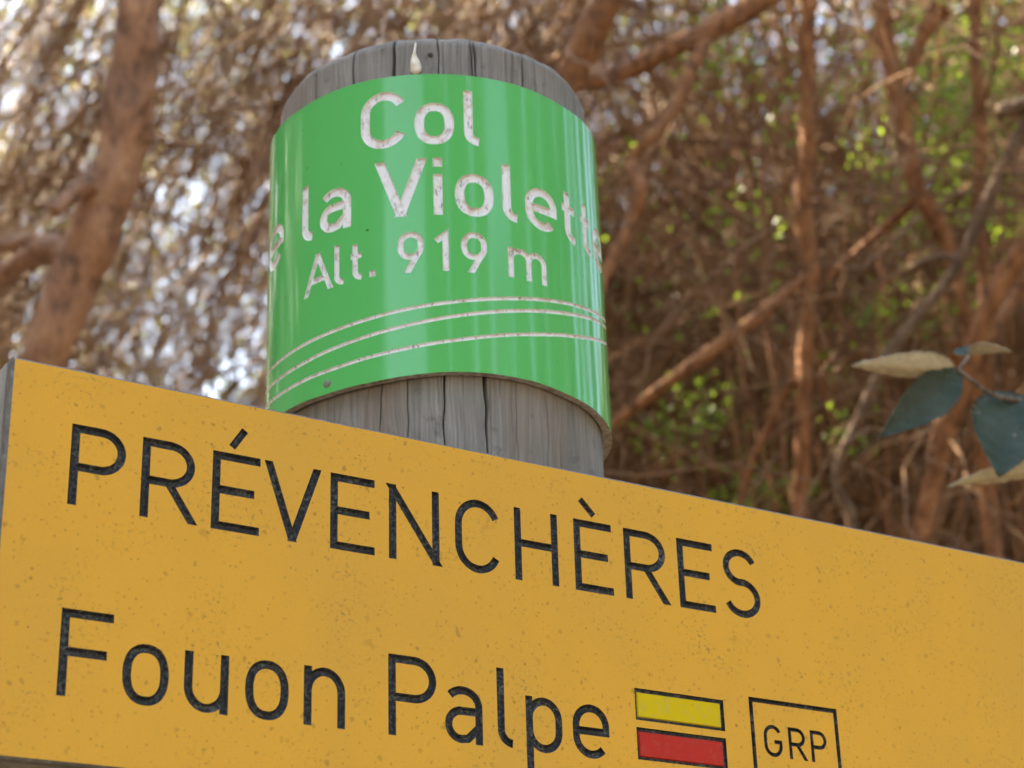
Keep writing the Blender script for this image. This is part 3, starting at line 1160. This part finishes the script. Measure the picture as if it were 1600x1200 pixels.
def tree(name, label, cat, trunk, radii, branches, bark, seed, twig_n=0, sides=14, group=None, foot=None):
    """trunk: [(px, py, dist)...] from the top down; the trunk then goes on to the ground"""
    P = [at(*t) for t in trunk]
    low = P[-1]
    if foot is None:
        foot = low + (P[-1] - P[-2]) / max(1e-6, abs((P[-1] - P[-2])[2])) * 0.5
        foot = np.array([low[0] * 0.7 + foot[0] * 0.3, low[1] * 0.7 + foot[1] * 0.3, 0])
    foot[2] = float(ground_z(np.array(foot[0]), np.array(foot[1]))) - 0.05
    up = P[0] + (P[0] - P[1]) / np.linalg.norm(P[0] - P[1]) * 1.6 + np.array([0, 0, 0.5])
    P = [up] + P + [foot]
    root = empty(name, tuple(foot + np.array([0, 0, 0.05])), label, cat, group)
    rad = [radii[0] * 0.55] + list(radii) + [radii[-1] * 1.25]
    link('trunk', tube_mesh('trunk', P, rad, 90, sides, 0.09, seed, [(0.3, 0.05, 0.12), (0.55, 0.04, 0.12)]), bark, root, True)
    for k, (bp, br) in enumerate(branches):
        link('branch', tube_mesh('branch', [at(*q) for q in bp], br, 50, 10, 0.10, seed + k + 1, [(0.4, 0.03, 0.12)]), bark, root, True)
    if twig_n:
        r = np.random.default_rng(seed + 50)
        S = spline(P[:-1], 60)
        i = r.integers(2, 40, twig_n)
        rv = r.normal(0, 1, (twig_n, 3))
        rv[:, 2] = rv[:, 2] * 0.5 - 0.2
        V, F = branching(S[i], rv, r.uniform(0.4, 1.0, twig_n), r.uniform(0.0015, 0.003, twig_n), 4, 3, rng=r)
        o = link('twigs', mesh_np('twigs', V, F), M_TWIG, root)
        o['kind'] = 'stuff'
    return root


D1 = 2.4
tree('pine_tree', 'thick leaning reddish trunk at the left with a broken stub, rising behind the yellow panel', 'tree',
     [(222, -30, D1), (214, 60, D1), (203, 160, D1), (190, 240, D1), (172, 300, D1), (145, 370, D1), (112, 450, D1), (78, 540, D1), (50, 620, D1 + .02), (20, 720, D1 + .05)],
     [0.026, 0.027, 0.027, 0.028, 0.032, 0.029, 0.029, 0.029, 0.030, 0.031],
     [([(165, 275, D1), (135, 287, D1 - .03), (108, 308, D1 - .05), (84, 330, D1 - .07)], [0.015, 0.012, 0.0105, 0.009]),
      ([(120, 415, D1 + .02), (90, 392, D1 + .03), (50, 400, D1 + .08), (0, 432, D1 + .12), (-60, 450, D1 + .16)], [0.015, 0.016, 0.015, 0.014, 0.012]),
      ([(120, 392, D1 + .1), (60, 375, D1 + .2), (0, 385, D1 + .3), (-60, 380, D1 + .35)], [0.010, 0.010, 0.009, 0.008])],
     M_BARK, 21, 14)
D2 = 2.65
tree('pine_tree', 'slim orange-brown trunk passing behind the right shoulder of the green plate with a forked bough', 'tree',
     [(985, -70, D2), (945, 10, D2), (915, 70, D2), (888, 125, D2), (850, 210, D2), (820, 330, D2), (800, 700, D2)],
     [0.017, 0.019, 0.020, 0.020, 0.022, 0.023, 0.026],
     [([(880, 140, D2), (925, 127, D2 + .04), (985, 108, D2 + .1), (1050, 75, D2 + .12), (1110, 48, D2 + .15), (1180, 5, D2 + .2), (1260, -60, D2 + .25)], [0.008, 0.011, 0.013, 0.015, 0.017, 0.018, 0.018]),
      ([(1105, 50, D2 + .15), (1085, 95, D2 + .1), (1058, 160, D2 + .06), (1010, 222, D2), (987, 250, D2), (1002, 295, D2 - .05), (990, 340, D2 - .05), (962, 392, D2 - .08), (938, 450, D2 - .1), (925, 520, D2 - .1)],
       [0.010, 0.010, 0.009, 0.009, 0.009, 0.009, 0.0085, 0.008, 0.007, 0.006])],
     M_BARK2, 33, 14)
D3 = 2.7
tree('slender_tree', 'thin straight upright reddish stem right of the post with low side branches', 'tree',
     [(1264, -40, D3), (1260, 110, D3), (1262, 230, D3), (1255, 300, D3), (1266, 420, D3), (1257, 560, D3), (1254, 700, D3), (1250, 820, D3)],
     [0.0105, 0.011, 0.011, 0.0115, 0.0115, 0.011, 0.011, 0.0115],
     [([(1262, 425, D3), (1200, 482, D3 - .03), (1130, 535, D3 - .05), (1060, 585, D3 - .06), (1000, 630, D3 - .05), (950, 668, D3 - .03), (880, 720, D3)], [0.007, 0.0085, 0.0085, 0.008, 0.008, 0.007, 0.006]),
      ([(1258, 560, D3), (1225, 620, D3 + .03), (1190, 690, D3 + .05), (1165, 750, D3 + .06), (1150, 820, D3 + .06)], [0.005, 0.006, 0.0055, 0.005, 0.005])],
     M_BARK2, 44, 12, 10)
D4 = 2.78
tree('slender_tree', 'bent brown stem curving down to the right between the thin upright stems', 'tree',
     [(1372, -40, D4), (1385, 60, D4), (1402, 150, D4), (1416, 220, D4), (1432, 290, D4), (1465, 350, D4), (1490, 410, D4), (1510, 500, D4), (1530, 640, D4), (1545, 820, D4)],
     [0.012, 0.0125, 0.013, 0.013, 0.0135, 0.0125, 0.011, 0.010, 0.010, 0.010],
     [([(1440, 300, D4), (1400, 340, D4 + .05), (1330, 400, D4 + .1), (1290, 440, D4 + .12)], [0.006, 0.006, 0.005, 0.004]),
      ([(1470, 10, D4), (1440, 60, D4), (1405, 160, D4)], [0.018, 0.010, 0.008])],
     M_BARK2, 55, 10)
D5 = 2.6
tree('pine_tree', 'brown trunk at the far right leaning down behind the bramble leaves', 'tree',
     [(1680, 250, D5), (1610, 370, D5), (1555, 460, D5), (1515, 560, D5), (1480, 660, D5), (1455, 760, D5), (1435, 860, D5), (1420, 960, D5)],
     [0.012, 0.013, 0.014, 0.014, 0.014, 0.0145, 0.015, 0.015],
     [([(1520, 545, D5), (1575, 480, D5 + .08), (1620, 400, D5 + .1)], [0.011, 0.010, 0.009]),
      ([(1480, 655, D5), (1500, 600, D5), (1490, 530, D5 - .04)], [0.007, 0.007, 0.005])],
     M_BARK2, 66, 8)
D6 = 2.5
tree('dead_sapling', 'pale grey dead stem slanting down to the left across the right of the thicket', 'tree',
     [(1640, 130, D6), (1590, 215, D6), (1555, 290, D6), (1520, 370, D6), (1480, 440, D6), (1430, 500, D6), (1380, 570, D6), (1345, 650, D6), (1305, 745, D6), (1330, 810, D6), (1335, 900, D6)],
     [0.0075, 0.0085, 0.0085, 0.0085, 0.008, 0.0075, 0.007, 0.007, 0.0065, 0.007, 0.0075],
     [([(1560, 175, D6), (1600, 165, D6), (1680, 150, D6)], [0.010, 0.012, 0.013]),
      ([(1500, 405, D6), (1465, 402, D6 + .04), (1420, 420, D6 + .05)], [0.005, 0.005, 0.004])],
     M_BARK3, 77, 0)
D7 = 2.8
tree('slender_tree', 'thinnest upright stem near the right edge above the bramble leaves', 'tree',
     [(1522, -40, D7), (1524, 90, D7), (1532, 180, D7), (1530, 270, D7), (1536, 400, D7), (1540, 560, D7), (1550, 800, D7)],
     [0.008, 0.0085, 0.0085, 0.008, 0.0085, 0.009, 0.009], [], M_BARK2, 88, 6)


# ------------------------------------------------------------------ bramble sprig at the right
def build_bramble():
    db = 1.22
    m_top = mat_leaf('bramble_leaf_top', (0.048, 0.078, 0.062), (0.085, 0.118, 0.100), (0.10, 0.22, 0.05), 0.5, 0.45, 40.0)
    m_und = Mat('bramble_leaf_underside', 0.85, 0.15)
    nn = m_und.noise(m_und.coord(), 160.0, 4, 0.6)
    m_und.set('Base Color', m_und.ramp(nn, [(0.3, (0.38, 0.34, 0.25)), (0.6, (0.47, 0.42, 0.32))]))
    m_und = m_und.m
    m_stem = mat_bark('bramble_stem', (0.10, 0.075, 0.06), (0.20, 0.155, 0.125), (0.30, 0.24, 0.2), 80.0)
    foot = np.array([1.45, 0.62, 0.0])
    root = empty('bramble', tuple(foot), 'bramble shoot with dark green leaves and pale undersides reaching in at the right edge', 'plant')
    stem = [foot + np.array([0, 0, -0.02]), foot + np.array([0.12, 0.05, 0.7]), at(2050, 900, db + .16), at(1800, 690, db + .06), at(1660, 640, db + .03), at(1600, 627, db + .02), at(1555, 618, db + .01), at(1525, 600, db), at(1497, 578, db)]
    link('stem', tube_mesh('stem', stem, [0.004, 0.0038, 0.0034, 0.0026, 0.0022, 0.0018, 0.0016, 0.0015, 0.0014], 70, 8, 0.1, 5), m_stem, root, True)
    link('leaf_stalk', tube_mesh('leaf_stalk', [at(1497, 578, db), at(1510, 562, db + .01), at(1515, 552, db + .02)], [0.0013, 0.001, 0.0008], 14, 6, 0.05, 6), m_stem, root, True)

    def leaf(base, tip, side, width, cup, bend, lab, seed, up=1, wear=False):
        """base, tip: points; side: direction of the blade's width; the upper face looks along side x axis"""
        r = np.random.default_rng(seed)
        base, tip = np.array(base), np.array(tip)
        ax = tip - base
        L = np.linalg.norm(ax)
        ax /= L
        side = np.array(side, float)
        side -= ax * (side @ ax)
        side /= np.linalg.norm(side)
        nr = np.cross(ax, side) * up
        nu, nv = 41, 17
        u = np.linspace(0, 1, nu)
        prof = np.sin(np.pi * u ** 0.72) ** 0.85 * (1 - 0.18 * u)
        prof[0] = 0.03
        prof[-1] = 0.01
        ser = 1 + 0.09 * ((u * 13) % 1.0 - 0.5) * (u > 0.06)
        V = []
        for k in range(nu):
            for j in np.linspace(-1, 1, nv):
                h = prof[k] * width * 0.5 * (ser[k] if abs(j) > 0.9 else 1)
                vein = 0.012 * L * math.sin(u[k] * 40 + abs(j) * 4) * (abs(j) ** 0.5) * 0.4
                p = base + ax * L * (u[k] - 0.04 * abs(j) * (1 - u[k])) + side * j * h
                p = p + nr * (cup * abs(j) ** 1.3 * h - bend * L * (u[k] ** 2) + vein)
                V.append(p)
        V = np.array(V) + r.normal(0, 0.0002, (nu * nv, 3))
        F = grid_faces(nu, nv)
        t = 0.0004
        V2 = V - nr * t
        n = len(V)
        FF = np.vstack([F, F[:, ::-1] + n])
        rim = []
        idx = np.arange(nu * nv).reshape(nu, nv)
        loop = list(idx[0, :]) + list(idx[1:, -1]) + list(idx[-1, ::-1][1:]) + list(idx[::-1, 0][1:-1])
        for a, b in zip(loop, loop[1:] + loop[:1]):
            rim.append((b, a, a + n, b + n))
        me = mesh_np('leaf', np.vstack([V, V2]), np.vstack([FF, np.array(rim)]))
        o = link('leaf', me, [m_top, m_und], root, True)
        mi = np.zeros(len(me.polygons), np.int32)
        mi[len(F):] = 1
        # make sure slot 0 really is the face on the upper side
        me.polygons.foreach_set('material_index', mi)
        o['label'] = lab
        return o
    tocam = -FWD
    # folded leaf, pale underside towards us
    leaf(at(1486, 576, db), at(1332, 574, db - .035), DOWN * 1.0 - tocam * 0.9, 0.021, 0.35, -0.03, 'leaf showing its pale underside, upper left of the shoot', 1, up=-1)
    leaf(at(1496, 584, db), at(1378, 682, db - .02), RIGHT * 0.7 + DOWN * 0.7, 0.029, 0.25, 0.06, 'dark blue-green leaf hanging below the pale one', 2, up=1)
    leaf(at(1585, 618, db + .02), at(1563, 742, db - .01), RIGHT, 0.052, 0.2, 0.05, 'broad dark green leaf at the right edge', 3, up=1)
    leaf(at(1655, 728, db + .03), at(1478, 756, db), DOWN * 0.75 + tocam * -0.8, 0.022, 0.3, 0.02, 'narrow leaf edge with pale underside, lowest of the shoot', 4, up=-1)
    leaf(at(1515, 553, db + .02), at(1580, 548, db + .01), DOWN * 0.3 + tocam * -1.0, 0.022, 0.35, 0.0, 'small leaf seen edge-on at the top of the shoot', 5, up=1)
    leaf(at(1515, 553, db + .02), at(1490, 545, db + .03), DOWN * 0.5 + tocam * 1.0, 0.014, 0.2, 0.0, 'tiny grey-blue leaf at the top of the shoot', 6, up=1)


build_bramble()


# ------------------------------------------------------------------ dry thicket behind the sign
def build_thicket():
    r = np.random.default_rng(3)
    vs, fs, o = [], [], 0

    def add(V, F):
        nonlocal o
        vs.append(V)
        fs.append(F + o)
        o += len(V)
    # right: dense tangle
    n = 1050
    P, px, py = frame_pts(n, 860, 1850, -140, 1150, 3.75, 6.3, r)
    keep = r.uniform(0, 1, n) < np.clip(0.45 + (py - 100) / 500, 0.40, 1.0)
    P = P[keep]
    n = len(P)
    D = DOWN * r.uniform(-1.2, 1.2, (n, 1)) + RIGHT * r.normal(0, 0.6, (n, 1)) + FWD * r.normal(0, 0.5, (n, 1))
    add(*branching(P, D, r.uniform(0.5, 1.3, n), r.uniform(0.003, 0.0085, n), 6, 3, 0.42, 0.4, 0.03, 0.15, r))
    # left: long strands sagging from upper right to lower left
    n = 640
    P, px, py = frame_pts(n, -300, 1000, -260, 540, 3.3, 5.8, r)
    hole = np.exp(-(((px - 330) / 130) ** 2 + ((py - 420) / 220) ** 2)) + np.exp(-(((px - 40) / 90) ** 2 + ((py - 120) / 110) ** 2))
    keep = r.uniform(0, 1, n) > 0.72 * hole
    P = P[keep]
    n = len(P)
    D = DOWN * r.uniform(0.5, 1.1, (n, 1)) - RIGHT * r.uniform(0.1, 0.9, (n, 1)) + FWD * r.normal(0, 0.4, (n, 1))
    add(*branching(P, D, r.uniform(0.4, 0.95, n), r.uniform(0.0025, 0.006, n), 9, 3, 0.5, 0.42, 0.06, 0.12, r, 0.55))
    # nearer bare branchlets, loose in front of the tangle
    n = 120
    P, px, py = frame_pts(n, 850, 1850, -150, 1100, 3.05, 3.6, r)
    D = DOWN * r.uniform(-1.0, 1.0, (n, 1)) + RIGHT * r.normal(0, 0.55, (n, 1)) + FWD * r.normal(0, 0.25, (n, 1))
    add(*branching(P, D, r.uniform(0.35, 0.9, n), r.uniform(0.003, 0.0075, n), 2, 1, 0.5, 0.4, 0.02, 0.13, r))
    n = 60
    P, px, py = frame_pts(n, -300, 900, -400, 300, 2.85, 3.4, r)
    D = DOWN * r.uniform(0.5, 1.1, (n, 1)) - RIGHT * r.uniform(0.1, 0.8, (n, 1)) + FWD * r.normal(0, 0.3, (n, 1))
    add(*branching(P, D, r.uniform(0.3, 0.7, n), r.uniform(0.002, 0.004, n), 2, 1, 0.5, 0.4, 0.05, 0.12, r))
    me = mesh_np('dry_twigs', np.vstack(vs), np.vstack(fs))
    ob = link('dry_twigs', me, M_TWIG)
    tag(ob, 'mass of dry brown drooping twigs filling the wood behind the signpost', 'twigs', kind='stuff')
    # dead needles and fine sprays hanging along the twigs
    n = 9800
    C, px, py = frame_pts(n, -250, 1850, -140, 1150, 3.5, 6.3, r)
    hole = np.exp(-(((px - 320) / 150) ** 2 + ((py - 420) / 240) ** 2)) + np.exp(-(((px - 40) / 100) ** 2 + ((py - 110) / 120) ** 2))
    hole += 0.8 * np.exp(-(((px - 1230) / 60) ** 2 + ((py - 50) / 60) ** 2)) + 0.8 * np.exp(-(((px - 1520) / 130) ** 2 + ((py - 120) / 160) ** 2))
    hole += 0.55 * np.exp(-((py + 20) / 120) ** 2)
    k = r.uniform(0, 1, n) > np.clip(0.30 * np.clip((900 - px) / 500, 0, 1) + 0.92 * hole - np.clip((px - 900) / 1500, 0, .4) * np.clip(py / 500, 0, 1), 0, 0.96)
    C, px = C[k], px[k]
    n = len(C)
    lft = np.clip((1000 - px) / 800, 0, 1)[:, None]
    ax = DOWN * (0.9 + 0.2 * lft) - RIGHT * (0.75 * lft) + r.normal(0, 0.40, (n, 3))
    ax /= np.linalg.norm(ax, axis=1)[:, None]
    m = 34                                   # needles to a tuft, strung along its axis
    ln = r.uniform(0.06, 0.17, n)
    i = np.repeat(np.arange(n), m)
    t = r.uniform(-1, 1, n * m)
    Cn = C[i] + ax[i] * (t * ln[i])[:, None] + r.normal(0, 0.016, (n * m, 3))
    an = ax[i] + r.normal(0, 0.38, (n * m, 3))
    V, F = leaf_cards(Cn, r.uniform(0.03, 0.085, n * m), r, 0.05, 0.02, an)
    ob = link('dead_needles', mesh_np('dead_needles', V, F), M_TWIG)
    tag(ob, 'fine dead brown needles hanging in the thicket behind the sign', 'needles', kind='stuff')
    # dry leaf flakes added to catch the sun as bright discs
    C, px, py = frame_pts(26000, -300, 1900, -300, 1250, 3.5, 6.6, r)
    k = r.uniform(0, 1, len(C)) < np.clip(0.16 + np.clip((900 - px) / 600, 0, 1) * 0.22 + np.clip((300 - py) / 400, 0, 1) * 0.3, 0, 1)
    C = C[k]
    V, F = leaf_cards(C, r.uniform(0.008, 0.016, len(C)), r)
    m = mat_leaf('dry_leaf', (0.27, 0.18, 0.10), (0.50, 0.38, 0.26), (0.55, 0.45, 0.3), 0.22, 0.7, 25.0)
    ob = link('glint_flakes', mesh_np('glint_flakes', V, F), m)
    tag(ob, 'tiny dry leaf flakes added among the brown twigs as sunlit bright spots', 'dry leaves', kind='stuff')


build_thicket()


# ------------------------------------------------------------------ green foliage: shrub, far wood, added shade cards
def build_foliage():
    r = np.random.default_rng(9)
    m_green = mat_leaf('fresh_green_leaf', (0.05, 0.105, 0.022), (0.085, 0.14, 0.03), (0.50, 0.68, 0.07), 0.35, 0.5, 3.0, 0.62)
    m_dark = mat_leaf('dull_green_leaf', (0.035, 0.06, 0.025), (0.075, 0.10, 0.05), (0.20, 0.26, 0.08), 0.4, 0.5, 2.0)

    def clumps(cs, n, spread, size, d, m, name):
        pts = []
        for px, py, rad, w in cs:
            k = int(n * w)
            c = at(px, py, d + r.uniform(-.3, .3))
            pts.append(c + r.normal(0, 1, (k, 3)) * rad * d / FPX)
        P = np.vstack(pts)
        V, F = leaf_cards(P, r.uniform(size * 0.6, size * 1.3, len(P)), r, 0.6)
        return mesh_np(name, V, F)
    # leafy shrub behind the thicket: leaf sprays that the sun shines through
    base = at(1300, 700, 2.95)
    foot = np.array([base[0], base[1], 0.0])
    foot[2] = float(ground_z(foot[0], foot[1]))
    root = empty('green_shrub', tuple(foot), 'sunlit yellow-green leafy shrub glimpsed through the brown thicket', 'shrub')
    cs = [(1500, 120, 60, 2.2), (1440, 80, 50, 1.5), (1490, 270, 50, 1.4), (1480, 200, 45, 1.2), (1580, 110, 40, .7), (1590, 420, 45, .8),
          (1410, 330, 35, .5), (1450, 470, 40, .6), (1110, 60, 45, .7), (1130, 95, 40, .6), (1180, 180, 60, .4), (1000, 300, 60, .25), (1270, 120, 50, .4), (1075, 650, 30, .35), (1030, 675, 26, .3),
          (1110, 630, 26, .3), (1160, 770, 26, .35), (1200, 760, 26, .3), (1250, 755, 20, .2), (1320, 670, 25, .25), (1290, 600, 60, .25), (1000, 480, 60, .2), (1150, 430, 70, .2), (1370, 490, 28, .5), (1170, 350, 30, .3), (1560, 330, 50, .8), (1360, 230, 30, .4)]
    link('leaves', clumps(cs, 190, 1, 0.0135, 2.95, m_green, 'leaves'), m_green, root)['kind'] = 'stuff'
    n = 26
    tgt = np.array([at(c[0], c[1], 2.95) for c in cs])
    i = r.integers(0, len(tgt), n)
    P0 = np.tile(foot, (n, 1)) + r.normal(0, 0.15, (n, 3)) * np.array([1, 1, 0])
    K = 8
    t = np.linspace(0, 1, K)[None, :, None]
    P = P0[:, None] * (1 - t) + tgt[i][:, None] * t + r.normal(0, 0.05, (n, K, 3)) * t
    V, F = tubes(P, np.full((n, 1), 0.0035) * np.linspace(1, .3, K)[None, :], 5)
    link('stems', mesh_np('stems', V, F), M_BARK2, root, True)['kind'] = 'stuff'
    # far wood: small roundish leaves with pinholes of sky between them
    m_far = mat_leaf('far_leaf', (0.060, 0.055, 0.028), (0.105, 0.105, 0.045), (0.34, 0.36, 0.10), 0.4, 0.5, 0.9)
    n = 60000
    C, px, py = frame_pts(n, -350, 2000, -450, 800, 8.0, 14.0, r)
    g = np.sin(C[:, 0] * 1.9 + np.sin(C[:, 2] * 2.3)) * np.sin(C[:, 2] * 1.7 + 0.8 * np.sin(C[:, 1] * 1.3)) + 0.5 * np.sin(C[:, 0] * 5.1 + C[:, 1] * 3) * np.sin(C[:, 2] * 4.7)
    open_ = np.exp(-(((px - 320) / 170) ** 2 + ((py - 420) / 260) ** 2)) + np.exp(-(((px - 40) / 110) ** 2 + ((py - 110) / 130) ** 2)) + np.exp(-(((px - 1230) / 70) ** 2 + ((py - 50) / 70) ** 2))
    C = C[r.uniform(0, 1, n) < np.clip(0.56 + 0.5 * g, 0.10, 1.0) * (1 - 0.75 * np.clip(open_, 0, 1))]
    V, F = leaf_cards(C, r.uniform(0.04, 0.085, len(C)), r, 0.8)
    ob = link('far_woodland', mesh_np('far_woodland', V, F), m_far)
    tag(ob, 'blurred green woodland and sky gaps beyond the dry thicket', 'woodland', kind='stuff')
    # smaller glossy leaves added nearer by to make sun-glint sparkles
    C, px, py = frame_pts(26000, -300, 1900, -300, 800, 5.5, 8.0, r)
    C = C[r.uniform(0, 1, len(C)) < np.clip((1150 - px) / 700, 0.25, 1)]
    V, F = leaf_cards(C, r.uniform(0.010, 0.024, len(C)), r, 0.6)
    m_gl = mat_leaf('glossy_leaf', (0.05, 0.085, 0.02), (0.10, 0.14, 0.035), (0.42, 0.50, 0.08), 0.27, 0.8, 2.0)
    ob = link('glint_leaves', mesh_np('glint_leaves', V, F), m_gl)
    tag(ob, 'small glossy green leaves added between the dry twigs for sun glints', 'leaves', kind='stuff')
    # unseen leaf cards added overhead for shade and behind the camera for plate reflections
    pts = []
    n = 26000
    x, y = r.uniform(-5, 7, n), r.uniform(-0.2, 11, n)
    z = r.uniform(4.2, 7.0, n)
    el = (z - CAM_LOC[2]) / np.hypot(x - CAM_LOC[0], y - CAM_LOC[1])
    k = (el > 0.85)
    c2 = np.stack([x, y, z], 1)[k]
    g = np.sin(c2[:, 0] * 2.3 + 1) * np.sin(c2[:, 1] * 2.0) + 0.6 * np.sin(c2[:, 0] * 5 + c2[:, 1] * 4)
    # cards packed close to keep sun off the sign, sparser over the thicket
    t = (c2[:, 2] - 1.9) / SUN_DIR.z
    off = np.hypot(c2[:, 0] - 0.3 - SUN_DIR.x * t, c2[:, 1] - 0.1 - SUN_DIR.y * t)
    perp = c2[:, 0] * 0.82 + c2[:, 1] * 0.57
    pts.append(c2[(off < 1.5) | ((perp > 1.2) & (perp < 2.5) & (g > -0.6)) | ((g > 0.3) & (r.uniform(0, 1, len(c2)) < 0.22))])
    k = 2600
    z = r.uniform(4.2, 6.8, k)
    t = (z - 1.9) / SUN_DIR.z
    rad, a = 1.35 * np.sqrt(r.uniform(0, 1, k)), r.uniform(0, 6.283, k)
    pts.append(np.stack([0.3 + SUN_DIR.x * t + rad * np.cos(a), 0.1 + SUN_DIR.y * t + rad * np.sin(a), z], 1))
    for az, el0, el1, wd, num in ((-176, 4, 36, 8, 2400), (-160, 4, 36, 9, 3000), (-141, 4, 36, 10, 3300), (-122, 4, 40, 9, 4600), (-104, 4, 42, 9, 4400), (-86, 4, 40, 9, 4000), (-71, 4, 37, 6, 2000), (-51, 4, 24, 7, 350),
                                  (-30, 4, 38, 7, 2400), (-14, 4, 44, 7, 2800), (1, 4, 38, 4, 1500), (14, 4, 29, 6, 800), (28, 4, 40, 6, 2000), (42, 4, 36, 5, 1500), (56, 4, 42, 7, 2400),
                                  (69, 4, 40, 5, 1700), (80, 4, 38, 1.8, 500), (87, 4, 48, 2.2, 800), (97, 4, 44, 3.5, 1100), (107, 4, 44, 1.5, 600), (115, 4, 40, 2.0, 800), (128, 4, 40, 4, 1200)):
        a = np.radians(az + r.uniform(-1, 1, num) * wd)
        e = np.radians(r.uniform(el0, el1, num))
        d = r.uniform(7.5, 10.0, num)
        pts.append(np.stack([0.27 + d * np.sin(a), -d * np.cos(a), 1.5 + d * np.tan(e)], 1))  # added ring of cards, its gaps set to streak the plate's reflections
    C = np.vstack(pts)
    sz = np.where(np.hypot(C[:, 0] - 0.27, C[:, 1]) > 7.2, r.uniform(0.22, 0.45, len(C)), r.uniform(0.12, 0.30, len(C)))
    V, F = leaf_cards(C, sz, r, 0.7)
    m_card = mat_twig('shade_card_green', (0.018, 0.034, 0.012), (0.034, 0.058, 0.020), (0.055, 0.085, 0.032), 0.6, 0.3)
    ob = link('shade_reflection_cards', mesh_np('shade_reflection_cards', V, F), m_card)
    tag(ob, 'unseen leaf cards added to shade the signpost and shape the reflections in its green plate', 'woodland', kind='stuff')


build_foliage()
